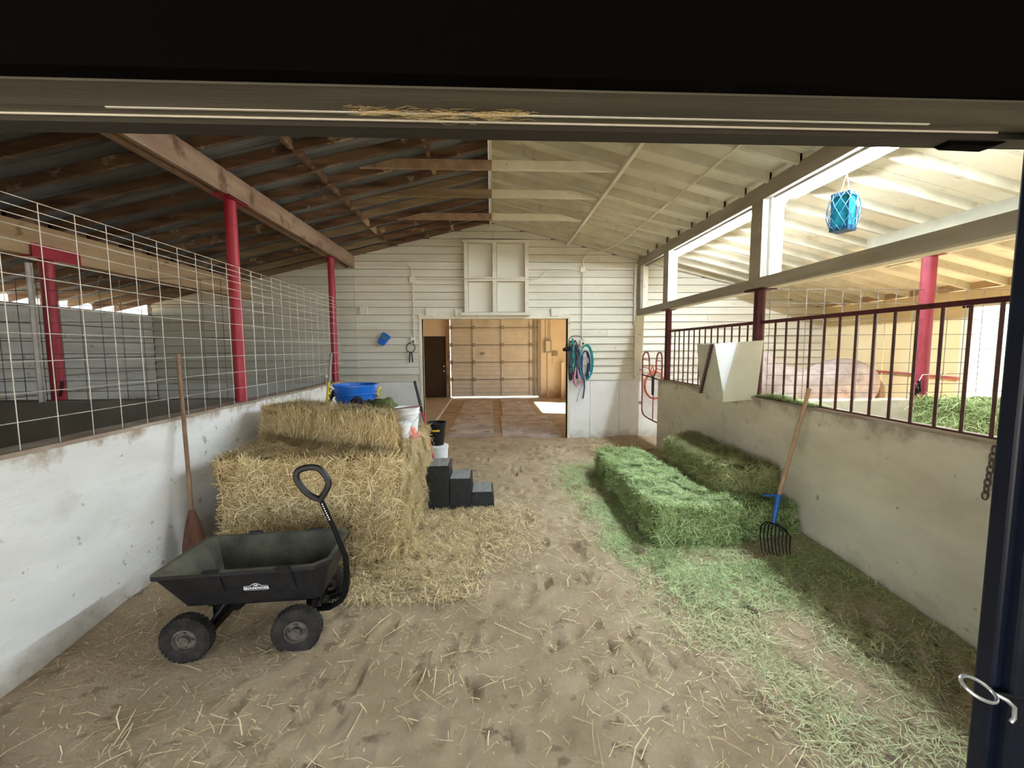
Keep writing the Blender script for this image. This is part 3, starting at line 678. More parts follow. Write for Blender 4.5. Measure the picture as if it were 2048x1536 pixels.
cover(1.657, 3.145, .10, 'cream junction box where the right conduits meet on the back wall')
cover(-2.265, 2.417, .14, 'square cream cover plate on the back wall near the left red post')
cover(-1.10, 2.382, .14, 'square cream cover plate just above the left corner of the opening')
cover(-.58, 2.372, .14, 'square cream cover plate beside the lower left of the boarded window')
cover(1.15, 2.378, .14, 'square cream cover plate above the right half of the opening')
def outlet(x, z, lb):
    t = thing('outlet', (x, D-.03, z-.06), lb, 'outlet')
    g = MB(); g.box(x-.045, x+.045, D-.06, D-.005, z-.06, z+.06); g.build('box', M_plate, t, bevel=.006)
    g = MB(); g.box(x-.015, x+.015, D-.075, D-.06, z-.04, z+.0); g.build('plug', M_blackrope, t)
outlet(-1.40, 1.88, 'outlet box at the foot of the left conduit above the nippers')
outlet(1.665, 1.83, 'outlet box at the foot of the right conduit beside the ropes')
# blue bristle brush on the wall
t = thing('wall_scoop', (-1.91, D-.06, 1.8), 'small blue plastic scoop hanging on the back wall siding', 'scoop')
MR = Matrix.Translation((-1.91, D-.07, 1.91)) @ rot('Y', R(35))
g = MB(); g.hexa([MR @ Vector(p) for p in [(-.06, -.04, -.12), (.06, -.04, -.12), (.06, .04, -.12), (-.06, .04, -.12), (-.08, -.06, .10), (.08, -.06, .10), (.08, .05, .10), (-.08, .05, .10)]]); g.build('scoop_body', M_blue, t, bevel=.02)
g = MB(); g.box(-.05, .05, -.07, -.05, .0, .06, MR); g.build('label_patch', M_net, t)
# shelf stick + nippers
g = MB(); g.box(-1.72, -1.41, D-.045, D-.015, 1.965, 1.99); o = g.build('wall_bracket', M_siding); tag(o, 'short cream bracket rail on the siding left of the conduit foot', 'bracket')
t = thing('hoof_nippers', (-1.45, D-.05, 1.48), 'rusty ring-headed hoof nippers hanging on the back wall', 'tool')
ring = [(-1.45+.075*math.cos(R(a)), D-.05, 1.75+.085*math.sin(R(a))) for a in range(-70, 251, 20)]
g = MB(); g.tube(ring, .011, 8); g.build('jaws', M_chain, t, smooth=True)
for s in (-1, 1):
    g = MB(); g.tube([(-1.45+s*.012, D-.05, 1.68), (-1.45+s*.022, D-.05, 1.6), (-1.45+s*.028, D-.05, 1.49)], .011, 8); g.build('handle', M_blacksteel, t, smooth=True)
# ropes and halters at right of the opening
def loop(cx, cz, w, h, n=26, y=D-.07, wob=.0, ph=0):
    return [(cx+w*math.cos(2*math.pi*k/n), y+random.uniform(-wob, wob), cz+h*math.sin(2*math.pi*k/n)+ph*math.cos(2*math.pi*k/n)) for k in range(n)]
t = thing('halter_rack', (1.52, D-.06, 1.9), 'wire arch rack on the wall edge holding the halters', 'rack')
g = MB(); g.tube([(1.40, D-.06, 1.84)]+[(1.53+.13*math.cos(R(a)), D-.08, 1.86+.10*math.sin(R(a))) for a in range(180, -1, -20)], .005, 6); g.build('arch', M_blacksteel, t)
g = MB(); g.tube([(1.30, D-.1, 1.70), (1.42, D-.06, 1.72)], [.03, .045], 10); g.tube([(1.33, D-.1, 1.74), (1.38, D-.08, 1.92)], .004, 6); g.build('side_hook', M_blacksteel, t)
for i, (cx, cz, w, h, mt, lb) in enumerate(((1.44, 1.50, .045, .36, M_blackrope, 'black halter hanging leftmost against the opening edge'), (1.52, 1.53, .04, .34, M_blackrope, 'black halter hanging between the teal strap and the coil'), (1.475, 1.60, .018, .30, M_teallead, 'narrow teal strap hanging among the black halters'), (1.56, 1.48, .045, .30, M_navyrope, 'dark blue halter hanging just left of the teal coil'))):
    g = MB(); g.tube(loop(cx, cz, w, h, wob=.015), .011, 6, closed=True); g.tube(loop(cx+.008, cz-.03, w*.6, h*.85, wob=.02, y=D-.09), .011, 6, closed=True)
    g.tube([(cx-w, D-.09, cz-.1), (cx+w, D-.1, cz-.12)], .013, 6); g.tube([(cx-w*.8, D-.09, cz-.24), (cx+w*.8, D-.1, cz-.23)], .012, 6)
    o = g.build('halter', mt, smooth=True); tag(o, lb, 'halter', 'halters on the back wall')
t = thing('rope_coil', (1.70, D-.08, 1.15), 'teal lead rope coil with silver and navy loops on the back wall', 'rope')
g = MB()
for k in range(3): g.tube(loop(1.715+.004*k, 1.47, .105+.01*k, .30+.012*k, y=D-.08-.012*k), .009, 6, closed=True)
g.build('teal_loops', M_teallead, t, smooth=True)
g = MB()
for k in range(4): g.tube(loop(1.70, 1.44-.01*k, .05+.014*k, .24+.008*k, y=D-.07-.01*k, ph=.03), .009, 6, closed=True)
g.build('navy_loops', M_navyrope, t, smooth=True)
g = MB()
for (a, b) in ((1.74, 1.55), (1.69, 1.22), (1.77, 1.30), (1.66, 1.62)): g.tube([(a, D-.12, b), (a+.01, D-.12, b-.09)], .013, 6)
g.build('snaps', M_silver, t, smooth=True)
g = MB(); g.tube([(1.69, D-.07, 1.2), (1.70, D-.06, 1.0), (1.675, D-.06, .80)], .014, 6); g.tube([(1.66, D-.06, 1.1), (1.60, D-.05, .9), (1.56, D-.05, .74)], .004, 5); g.build('tail', M_navyrope, t)
g = MB(); g.tube([(1.54, D-.08, 1.42), (1.50, D-.1, 1.2), (1.52, D-.1, 1.06), (1.60, D-.1, 1.12), (1.57, D-.09, 1.3)], .02, 8, closed=True); g.tube([(1.48, D-.09, 1.12), (1.55, D-.09, 1.03), (1.66, D-.08, 1.12)], .014, 6)
o = g.build('halter', M_pink, smooth=True); tag(o, 'pink rope halter hanging lowest below the black halters', 'halter')

# ------------------------------------------------------------------ gate and hose
t = thing('gate', (2.74, 7.1, .45), 'red bow-top gate with fine mesh between wall end and back wall', 'gate')
gx = 2.74
def sp(pts, n=6):
    out = []
    for i in range(len(pts)-1):
        p0 = pts[max(i-1, 0)]; p1 = pts[i]; p2 = pts[i+1]; p3 = pts[min(i+2, len(pts)-1)]
        for k in range(n):
            u = k/n
            out.append(tuple(.5*((2*b)+(-a+c)*u+(2*a-5*b+4*c-d)*u*u+(-a+3*b-3*c+d)*u**3) for a, b, c, d in zip(p0, p1, p2, p3)))
    out.append(pts[-1]); return out
prof = [(7.53, .62), (7.53, 1.0), (7.53, 1.5), (7.46, 1.625), (7.36, 1.65), (7.27, 1.625), (7.21, 1.52), (7.20, 1.36), (7.13, 1.27), (7.04, 1.245), (6.96, 1.27), (6.90, 1.36), (6.89, 1.52), (6.84, 1.625), (6.76, 1.65), (6.69, 1.62), (6.66, 1.5), (6.66, 1.0), (6.66, .6), (6.72, .50), (6.9, .485), (7.3, .50), (7.46, .53), (7.52, .59)]
g = MB(); g.tube([(gx, a, b) for a, b in sp(prof, 4)], .014, 8, closed=True); g.build('frame', M_gatered, t, smooth=True)
g = MB(); g.tube([(gx, 7.53, 1.24), (gx, 6.66, 1.20)], .012, 8); g.build('mid_rail', M_darkred, t)
for (a, b) in ((7.53, 7.21), (6.89, 6.66)):
    for z in (1.52, 1.38):
        g = MB(); g.tube([(gx, a, z), (gx, b, z-.01)], .007, 6); g.build('crossbar', M_gatered, t)
g = MB(); g.tube([(gx, 7.0, 1.22), (gx, 7.0, .49)], .010, 8); g.build('center_bar', M_gatered, t)
g = MB()
for k in range(24): g.tube([(gx, 7.52, .55+.028*k), (gx, 6.67, .55+.027*k)], .0022, 4)
o = g.build('fine_mesh', M_gatered, t); tag(o, kind='stuff')
g = MB(); g.box(gx-.03, gx-.015, 6.93, 7.01, .93, 1.24); g.build('latch_plate', M_blacksteel, t)
for z in (.72, 1.33):
    g = MB(); g.box(gx-.02, gx+.02, 7.53, 7.64, z-.025, z+.025); g.build('hinge', M_silver, t)
g = MB()
for k in range(2): g.tube([(3.01+.19*math.cos(2*math.pi*i/24)*(1-.05*k), D-.06-.02*k, 1.04+.26*math.sin(2*math.pi*i/24)*(1-.05*k)) for i in range(24)], .011, 6, closed=True)
g.tube([(2.93, D-.08, 1.28), (2.95, D-.08, 1.42), (2.99, D-.08, 1.3)], .014, 6)
o = g.build('hose', M_orangehose, smooth=True); tag(o, 'orange red hose coiled on the back wall behind the gate', 'hose')

# ------------------------------------------------------------------ hay feeder box
t = thing('hay_feeder', (2.5, 4.6, 1.16), 'cream faceted hay feeder box with red stripe on the right wall', 'feeder')
zt, zb = 1.775, 1.17
A1 = Vector((2.33, 4.30, 1.77)); A2 = Vector((2.50, 4.18, 1.785)); A0 = Vector((2.385, 4.20, zb)); B1 = Vector((2.74, 4.14, 1.80)); B0 = Vector((2.70, 4.16, 1.20)); C1 = Vector((2.60, 5.22, 1.775)); C0 = Vector((2.62, 5.14, 1.12+.05))
T1 = Vector((2.70, 5.22, 1.775)); T0 = Vector((2.70, 5.14, zb)); 
def slab(name, tri, thick, mt):
    n = (tri[1]-tri[0]).cross(tri[2]-tri[0]).normalized()*thick
    g = MB(); m = len(tri); g.add(list(tri)+[p+n for p in tri], [tuple(range(m))[::-1], tuple(range(m, 2*m))]+[(i, (i+1) % m, m+(i+1) % m, m+i) for i in range(m)]); return g.build(name, mt, t)
AP = Vector((2.384, 4.199, 1.27))
slab('side_board', [C1, A1, AP, A0, C0], -.008, M_box)
slab('front_board', [A2, B1, B0, A0, AP], -.008, M_box)
M_tri = mat('lamp_lit_facet', (.78, .80, .80), rough=.6)  # whiter than the box paint: cool lamp light put into the colour
slab('corner_facet', [A1+Vector((.004,.004,0)), A2+Vector((.004,.004,0)), AP+Vector((.004, .004, 0))], -.006, M_tri)
g = MB(); g.hexa([A0, B0, T0, C0, A0+Vector((0, 0, .01)), B0+Vector((0, 0, .01)), T0+Vector((0, 0, .01)), C0+Vector((0, 0, .01))]); g.build('bottom_board', M_box, t)
nrm = (A1-C1).cross(A0-C1).normalized(); nrm = nrm if nrm.x < 0 else -nrm
s0 = C0.lerp(A0, .06)+nrm*.016; s1 = C1.lerp(A1, .93)+nrm*.016
g = MB(); dd = (A1-C1).normalized()*.05
g.hexa([s0-dd, s0+dd, s0+dd+nrm*.012, s0-dd+nrm*.012, s1-dd, s1+dd, s1+dd+nrm*.012, s1-dd+nrm*.012]); g.build('red_stripe', M_darkred, t)

# ------------------------------------------------------------------ straw / hay blades
def blades(name, P, Dv, N, L, W, mt, parent=None, local=False, tone=None, bend=.08):
    P, Dv, N = map(lambda a: np.asarray(a, float), (P, Dv, N)); n = len(P)
    S = np.cross(Dv, N); S /= np.linalg.norm(S, axis=1)[:, None]+1e-9
    Nn = np.cross(S, Dv); L = L[:, None]; W = W[:, None]
    B = RNG.uniform(-bend, bend, (n, 1))*L
    v = np.stack([P-Dv*L/2-S*W, P-Dv*L/2+S*W, P+S*W+S*B+Nn*B, P-S*W+S*B+Nn*B, P+Dv*L/2+S*W*.6, P+Dv*L/2-S*W*.6], 1).reshape(-1, 3)
    i = np.arange(n)[:, None]*6
    f = np.concatenate([i+np.array([0, 1, 2, 3]), i+np.array([3, 2, 4, 5])], 1).reshape(-1, 4)
    me = bpy.data.meshes.new(name); me.vertices.add(len(v)); 
    o0 = Vector((0, 0, 0)) if parent is None or local else ORG[parent.name]
    if parent is None: o0 = Vector((float(v[:, 0].mean()), float(v[:, 1].mean()), float(v[:, 2].min())))
    me.vertices.foreach_set('co', (v-np.array(o0)).ravel()); me.loops.add(f.size); me.loops.foreach_set('vertex_index', f.ravel().astype(np.int32))
    me.polygons.add(len(f)); me.polygons.foreach_set('loop_start', (np.arange(len(f))*4).astype(np.int32)); me.update(calc_edges=True)
    at = me.attributes.new('tone', 'FLOAT', 'POINT'); tn = RNG.random(n) if tone is None else tone
    at.data.foreach_set('value', np.repeat(tn, 6).astype(np.float32)); me.materials.append(mt)
    o = bpy.data.objects.new(name, me); COL.objects.link(o)
    if parent is not None: o.parent = parent; 
    else: o.location = o0
    o['kind'] = 'stuff'; return o
def unit(a): return a/(np.linalg.norm(a, axis=1)[:, None]+1e-9)

def bale(name, corners, z0, z1, label, cat, grp, core, blade, n, lmean=.07, w=.0022, vert=None, strings=None, rough=.032, seed=0, strmat=None, topn=None, toptone=None):
    """corners: 4 footprint points ccw (front-left, front-right, back-right, back-left)"""
    c = [Vector((p[0], p[1])) for p in corners]; cen = sum(c, Vector((0, 0)))/4
    t = thing(name, (cen.x, cen.y, z0), label, cat, grp)
    N = 26; bm = bmesh.new()
    def P(u, v, w_):
        a = c[0].lerp(c[1], u); b = c[3].lerp(c[2], u); q = a.lerp(b, v)
        # round the arrises
        return Vector((q.x, q.y, z0+(z1-z0)*w_))
    faces = []
    def patch(f, nu, nv):
        g0 = [[bm.verts.new(f(i/nu, j/nv)) for i in range(nu+1)] for j in range(nv+1)]
        for j in range(nv):
            for i in range(nu): bm.faces.new((g0[j][i], g0[j][i+1], g0[j+1][i+1], g0[j+1][i]))
    lu = max(6, int((c[1]-c[0]).length/.045)); lv = max(6, int((c[3]-c[0]).length/.045)); lw = max(4, int((z1-z0)/.045))
    patch(lambda u, v: P(u, v, 1), lu, lv); patch(lambda u, v: P(u, 1-v, 0), lu, lv)
    patch(lambda u, v: P(u, 0, v), lu, lw); patch(lambda u, v: P(1-u, 1, v), lu, lw)
    patch(lambda u, v: P(1, u, v), lv, lw); patch(lambda u, v: P(0, 1-u, v), lv, lw)
    bmesh.ops.remove_doubles(bm, verts=bm.verts, dist=.001); bm.normal_update()
    C3 = Vector((cen.x, cen.y, (z0+z1)/2)); hz = (z1-z0)/2
    for v in bm.verts:
        p = v.co.copy(); k = noise.noise(p*6+Vector((seed, 0, 0)))*rough*1.5 + noise.noise(p*19+Vector((seed, 3, 0)))*rough
        q = v.normal*(k-.004)
        if p.z < z0+.03: q.z = max(q.z, 0)*.2
        v.co = p+q
        # soften corners
        if len([1 for f in v.link_faces]) >= 3 and v.normal.length:
            m = max(abs(v.normal.x), abs(v.normal.y), abs(v.normal.z))
            if m < .85: v.co -= v.normal*.03
    me = bpy.data.meshes.new('core'); 
    for v in bm.verts: v.co -= Vector((cen.x, cen.y, z0))
    bm.to_mesh(me); bm.free(); me.materials.append(core)
    for p in me.polygons: p.use_smooth = True
    o = bpy.data.objects.new('packed_core', me); COL.objects.link(o); o.parent = t
    # sample blades on the faces
    c3 = [np.array((q.x, q.y)) for q in c]
    A = [('top', np.linalg.norm(c3[1]-c3[0])*np.linalg.norm(c3[3]-c3[0]))]
    per = [(0, 1), (1, 2), (2, 3), (3, 0)]
    for (a, b) in per: A.append(((a, b), np.linalg.norm(c3[b]-c3[a])*(z1-z0)))
    tot = sum(a for _, a in A); Ps, Ds, Ns, T = [], [], [], []
    for key, ar in A:
        m = int(n*ar/tot)
        if key == 'top' and topn: m = int(m*topn)
        u = RNG.random(m); v = RNG.random(m)
        if key == 'top':
            a = c3[0]*(1-u)[:, None]+c3[1]*u[:, None]; b = c3[3]*(1-u)[:, None]+c3[2]*u[:, None]; q = a*(1-v)[:, None]+b*v[:, None]
            p = np.column_stack([q, np.full(m, z1)+RNG.uniform(-.005, .02, m)]); nr = np.tile([0, 0, 1.], (m, 1)); th = RNG.uniform(0, math.pi*2, m)
            d = np.column_stack([np.cos(th), np.sin(th), RNG.normal(0, .22, m)])
        else:
            a, b = key; e = c3[b]-c3[a]; e /= np.linalg.norm(e); out = np.array([e[1], -e[0]])
            q = c3[a]+np.outer(u, c3[b]-c3[a])+np.outer(RNG.uniform(-.008, .018, m), out)
            p = np.column_stack([q, z0+(z1-z0)*v]); nr = np.tile([out[0], out[1], 0], (m, 1))
            if vert == 'v': th = RNG.normal(math.pi/2, .42, m)
            elif vert == 'end' and key in ((1, 2), (3, 0)): th = RNG.normal(math.pi/2, .55, m)
            else: th = RNG.uniform(0, math.pi*2, m)
            o_ = RNG.normal(0.08, .33, m)
            d = np.column_stack([e[0]*np.cos(th)+out[0]*o_, e[1]*np.cos(th)+out[1]*o_, np.sin(th)])
        kk = np.array([noise.noise(Vector(q_)*6+Vector((seed, 0, 0)))*rough*1.5+noise.noise(Vector(q_)*19+Vector((seed, 3, 0)))*rough for q_ in p])
        p = p+nr*kk[:, None]
        Ps.append(p); Ds.append(unit(d)); Ns.append(nr)
        T.append(np.clip(RNG.random(m)**1.5, 0, 1))
    P_ = np.concatenate(Ps); m = len(P_)
    # follow the bumpy surface a little
    L = np.abs(RNG.normal(lmean, lmean*.6, m))+.02; W = RNG.uniform(w*.6, w*1.4, m)
    blades('loose_stalks', P_, np.concatenate(Ds), np.concatenate(Ns), L, W, blade, t, tone=np.concatenate(T))
    if strings:
        for (u) in strings:
            g = MB(); a = c[0].lerp(c[1], u); b = c[3].lerp(c[2], u); e = .008
            d = (b-a).normalized()*e
            g.tube([(a.x-d.x, a.y-d.y, z0), (a.x-d.x, a.y-d.y, z1+e), (b.x+d.x, b.y+d.y, z1+e), (b.x+d.x, b.y+d.y, z0)], .0035, 5)
            g.build('twine', strmat, t)
    return t
M_twine = mat('twine', (.20, .13, .06), rough=.8)
SG = 'straw bales in the left stack'
bale('straw_bale', [(-2.12, 3.27), (-1.13, 3.22), (-1.13, 4.45), (-2.2, 4.45)], .02, .47, 'golden straw bale at the bottom left of the stack, behind the cart', 'straw bale', SG, M_strawbase, M_straw, 19000, .07, .0021, seed=1)
bale('straw_bale', [(-2.08, 3.25), (-1.11, 3.20), (-1.13, 4.45), (-2.2, 4.45)], .46, .90, 'golden straw bale in the stack, directly above the bottom left one', 'straw bale', SG, M_strawbase, M_straw, 21000, .07, .0021, seed=2)
bale('straw_bale', [(-1.10, 3.23), (-.745, 3.26), (-.70, 4.55), (-1.12, 4.55)], .02, .90, 'tall straw bale on end at the right of the stack beside the black steps', 'straw bale', SG, M_strawbase, M_straw, 26000, .07, .0020, vert='end', seed=3, strings=[.5], strmat=M_twine)
bale('straw_bale', [(-1.98, 4.56), (-1.15, 4.56), (-1.15, 5.3), (-1.98, 5.3)], .02, .90, 'straw bale at the back of the stack under the blue tub', 'straw bale', SG, M_strawbase, M_straw, 3500, .06, seed=4)
bale('straw_bale', [(-2.22, 4.12), (-.76, 3.40), (-.93, 3.80), (-2.08, 4.58)], .90, 1.165, 'long straw bale lying slanted on top of the stack', 'straw bale', SG, M_strawbase, M_straw, 21000, .085, .0022, vert='v', seed=5, strings=[.13, .8], strmat=M_twine)
HG = 'green hay bales by the right wall'
bale('hay_bale', [(1.39, 3.42), (2.09, 3.40), (2.06, 4.75), (1.40, 4.75)], .04, .36, 'bright green hay bale lying nearest the aisle, front one', 'hay bale', HG, M_haybase, M_hay, 24000, .07, w=.0021, seed=6, topn=1.6)
bale('hay_bale', [(1.36, 4.77), (2.0, 4.77), (1.98, 5.62), (1.42, 5.55)], .05, .35, 'short green hay bale lying end to end behind the front one', 'hay bale', HG, M_haybase, M_hay, 12000, .07, w=.0021, seed=7, topn=1.6)
bale('hay_bale', [(2.11, 3.40), (2.59, 3.40), (2.60, 4.85), (2.13, 4.85)], .08, .37, 'shaded green hay bale against the right wall behind the pitchfork', 'hay bale', HG, M_haybase, M_hay, 14000, .07, w=.0021, seed=8)
bale('hay_bale', [(2.12, 3.72), (2.59, 3.66), (2.60, 5.3), (2.10, 4.95)], .37, .62, 'green hay bale on top of the shaded one by the right wall', 'hay bale', HG, M_haybase, M_haymix, 17000, .07, w=.0021, seed=9)
bale('hay_bale', [(3.95, 2.9), (5.2, 2.9), (5.2, 3.75), (3.95, 3.75)], .02, .62, 'hay bale low in the right front stall, seen through the bars', 'hay bale', HG, M_haybase, M_hay, 5000, .06, seed=10)
bale('hay_bale', [(3.95, 2.95), (5.2, 2.95), (5.2, 3.75), (3.95, 3.75)], .62, 1.25, 'hay bale on top of another in the right front stall', 'hay bale', HG, M_haybase, M_hay, 9000, .06, seed=11)

gzv = np.vectorize(ground_z)
def litter(name, x, y, lmin, lmax, w, mt, label, tilt=.12, lift=.008, th=None):
    n = len(x); z = gzv(x, y)+lift; a = RNG.uniform(0, 2*math.pi, n) if th is None else th
    d = unit(np.column_stack([np.cos(a), np.sin(a), RNG.normal(0, tilt, n)]))
    nr = np.tile([0, 0, 1.], (n, 1)); L = lmin+(lmax-lmin)*RNG.random(n)**2.2
    o = blades(name, np.column_stack([x, y, z]), d, nr, L, RNG.uniform(w*.5, w*1.3, n), mt)
    tag(o, label, 'straw' if 'straw' in name else 'hay', kind='stuff'); return o
def clustered(n, x0, x1, y0, y1, dens):
    X = []; Y = []
    while len(X) < n:
        x = RNG.uniform(x0, x1, n); y = RNG.uniform(y0, y1, n); p = np.array([dens(a, b) for a, b in zip(x, y)]); k = RNG.random(n) < p
        X += list(x[k]); Y += list(y[k])
    return np.array(X[:n]), np.array(Y[:n])
nz = lambda a, b, s=1.6: noise.noise(Vector((a*s, b*s, 7)))
x, y = clustered(9500, -2.38, 2.5, 1.2, 7.6, lambda a, b: max(.05, .4+nz(a, b, 1.1)*.7)*(1 if a < .9 or b < 2.6 else .25))
litter('straw_litter', x, y, .010, .11, .0017, M_straw, 'short straw pieces scattered over the dirt aisle')
x, y = clustered(520, -2.2, 1.9, 1.3, 4.2, lambda a, b: max(.05, .4+nz(a, b)*.8)*(1 if b < 3 else .5))
litter('long_straw', x, y, .06, .30, .0025, M_straw, 'longer pale straw stalks lying in the foreground', .08, .010)
x, y = clustered(17000, -2.0, .45, 2.7, 4.9, lambda a, b: max(0, 1.05-((a+.62)/.5)**2*.75-((b-3.3)/.95)**2*.7)*(.5+nz(a, b, 3)) + .35*math.exp(-((a+.15)/.4)**2-((b-3.9)/.5)**2))
litter('straw_drift', x, y, .02, .15, .0025, M_straw, 'thick golden straw spilled around the foot of the stack', .3, .018)
x, y = clustered(1800, 1.6, 2.6, 6.6, 7.6, lambda a, b: 1.)
litter('straw_drift', x, y, .02, .12, .002, M_straw, 'pale straw spilled at the passage by the gate', .2, .012)
def hd(a, b):
    e = .35+.35*sm(5.8, 2, b)   # band left of the bales
    k = math.exp(-((a-1.55)/.55)**2) if b > 2.9 else 0
    kk = sm(.75, 1.35, a-.10*(3.2-b))*sm(6.4, 5.2, b) if b > 2.2 else sm(1.15+.42*(3.0-b)*0, 1.75, a)
    return max(0, kk*(.55+nz(a, b, 2.5)*.9))
x, y = clustered(42000, .7, 2.64, 1.25, 6.4, hd)
litter('hay_litter', x, y, .015, .12, .0018, M_haybrown, 'fine green hay litter on the ground along the right wall', .22, .010)
x, y = clustered(16000, .9, 2.64, 2.5, 5.9, lambda a, b: max(0, 1.0-abs(a-1.35)/.55)*(.5+nz(a, b, 3)) if b > 3.1 else max(0, .6-abs(b-3.0))*(a > 1.25))
litter('hay_drift', x, y, .03, .11, .0020, M_hay, 'bright green hay shed around the bales', .3, .014)
# hay on the wall top by the post
x = RNG.normal(2.735, .05, 2200).clip(2.665, 2.81); y = RNG.uniform(3.35, 4.18, 2200); th = RNG.uniform(0, 6.28, 2200)
P = np.column_stack([x, y, 1.235+RNG.random(2200)*.05*np.exp(-((y-3.85)/.22)**2)])
o = blades('hay_wisps', P, unit(np.column_stack([np.cos(th), np.sin(th), RNG.normal(-.05, .3, 2200)])), np.tile([0, 0, 1.], (2200, 1)), RNG.uniform(.03, .10, 2200), np.full(2200, .0015), M_hay); tag(o, 'loose green hay on the wall top beside the dark red post', 'hay', kind='stuff')
# nest of straw caught on the lintel track
n = 260; u = RNG.random(n); x = -.38+.5*u; th = RNG.normal(0, .25, n)
P = np.column_stack([x, 1.255+RNG.normal(0, .012, n), np.full(n, 2.398)-.014*np.sin(u*math.pi)*RNG.random(n)])
o = blades('straw_wisps', P, unit(np.column_stack([np.cos(th), np.sin(th)*.4, np.sin(th)*.3])), np.tile([0, 0, 1.], (n, 1)), RNG.uniform(.02, .07, n), np.full(n, .0008), M_straw); tag(o, 'thin wisps of dry straw caught under the lintel track', 'straw', kind='stuff')

# ------------------------------------------------------------------ steps
t = thing('mounting_steps', (-.35, 4.5, .04), 'black plastic three-step mounting block with grey treads beside the straw', 'steps')
x0 = -.695; w = .23; zz = [.50, .36, .21]; zf = .035
for i in range(3):
    a = x0+i*w; g = MB(); b0 = a+w+(.006 if i < 2 else 0)
    g.hexa([(a, 4.35, zf), (b0+.02*(i == 2), 4.34, zf), (b0+.02*(i == 2), 4.72, zf), (a, 4.72, zf), (a+.004, 4.365, zz[i]), (b0, 4.365, zz[i]), (b0, 4.71, zz[i]), (a+.004, 4.71, zz[i])]); g.build('step', M_poly, t, bevel=.012)
    g = MB(); g.box(a+.015, a+w-.012, 4.38, 4.70, zz[i]-.004, zz[i]+.004)
    for k in range(9): g.box(a+.02, a+w-.017, 4.39+.034*k, 4.40+.034*k, zz[i]+.003, zz[i]+.008)
    g.build('tread', M_grey, t)
for i in range(2):
    g = MB(); g.box(x0+(i+1)*w-.03, x0+(i+1)*w+.007, 4.50, 4.58, zz[i]-.05, zz[i]-.02); g.build('grip', M_blacksteel, t)

# ------------------------------------------------------------------ buckets
def pail(t, c, r0, r1, h, mt, rim=.008, ribs=(), wall=.006):
    prof = [(r0, 0), (r1, h-.03)]
    p = [(r0, 0)]
    for z in sorted(ribs):
        r = r0+(r1-r0)*z/h; p += [(r, z-.012), (r+.01, z-.008), (r+.01, z+.008), (r+.001, z+.012)]
    p += [(r1, h-.02), (r1+rim, h-.018), (r1+rim, h), (r1-wall, h), (r0-wall, wall)]
    g = MB(); g.lathe(p, 32, c); return g.build('shell', mt, t, smooth=True)
TB = Vector((-1.57, 4.92, .90))
t = thing('tub', TB, 'large blue plastic tub with yellow rope handles on the straw stack', 'tub')
pail(t, TB, .19, .238, .43, M_blue, .014, (.27, .33))
for s in (-1, 1):
    pts = [TB+Vector((s*(.258)+ .03*s*abs(math.sin(a)), .05*math.cos(a)-.02, .33+.06*math.sin(a))) for a in [R(q) for q in range(-90, 271, 30)]]
    g = MB(); g.tube(pts, .008, 6, closed=True); g.build('rope_handle', M_yellow, t, smooth=True)
    g = MB(); g.box(TB.x+s*.255-.02, TB.x+s*.255+.02, TB.y-.07, TB.y+.04, TB.z+.29, TB.z+.305); g.build('handle_lug', M_blue, t)
g = MB(); g.tube([(-1.86, 4.90, 1.20), (-1.80, 4.86, 1.26), (-1.83, 4.8, 1.13)], .018, 6); o = g.build('strap', M_purple); tag(o, 'dark strap draped at the left side of the blue tub', 'strap')
t = thing('bucket', (-.84, 4.16, .90), 'white open bucket on the straw stack behind the small pail', 'bucket')
pail(t, (-.84, 4.16, .90), .098, .118, .26, M_whitepl, .006, (.205,))
g = MB(); g.tube([(-.84+.125*math.cos(a), 4.16-.125*abs(math.sin(a))*.5-.03, 1.11-.10*abs(math.sin(a))) for a in [R(q) for q in range(0, 181, 20)]], .003, 6); g.build('bail', M_silver, t)
g = MB(); g.box(-.16, .16, -.012, .012, 0, .008, Matrix.Translation((-.83, 4.06, 1.166)) @ rot('Z', R(-6)) @ rot('Y', R(-7))); o = g.build('stir_stick', M_gatered); tag(o, 'reddish brown flat stick lying across the white bucket rim', 'stick')
t = thing('small_pail', (-.815, 3.84, .90), 'small white lidded pail on the straw right of the top bale', 'pail')
g = MB(); g.lathe([(.055, 0), (.068, .14), (.073, .142), (.073, .165), (.05, .172), (.0, .172)], 24, (-.815, 3.84, .90), cap=False); g.build('shell', M_whitepl, t, smooth=True)
g = MB(); g.tube([(-.815+.07*math.cos(a), 3.78-.02*math.sin(a), 1.0-.05*math.sin(a)) for a in [R(q) for q in range(0, 181, 20)]], .003, 6); g.tube([(-.84, 3.82, 1.072), (-.815, 3.81, 1.09), (-.79, 3.82, 1.072)], .004, 6); g.build('bail', M_silver, t)
t = thing('rubber_toy', (-.735, 3.86, .91), 'crumpled pink and orange rubber piece beside the small white pail', 'rubber toy')
bm = bmesh.new(); bmesh.ops.create_icosphere(bm, subdivisions=3, radius=.045)
for v in bm.verts: v.co = Vector((v.co.x*1.0, v.co.y*.8, v.co.z*1.3)) + v.normal*noise.noise(v.co*30)*.03 + Vector((0, 0, .05))
me = bpy.data.meshes.new('body'); bm.to_mesh(me); bm.free(); me.materials.append(M_pinkblob); o = bpy.data.objects.new('body', me); COL.objects.link(o); o.parent = t
g = MB(); g.tube([(-.71, 3.85, .94), (-.665, 3.85, .955)], [.03, .02], 10); g.build('lobe', M_pinkblob, t)
t = thing('feed_bag', (-1.17, 4.5, .90), 'crumpled olive green bag behind the top straw bale', 'bag')
bm = bmesh.new(); bmesh.ops.create_cube(bm, size=1); bmesh.ops.subdivide_edges(bm, edges=bm.edges, cuts=7, use_grid_fill=True)
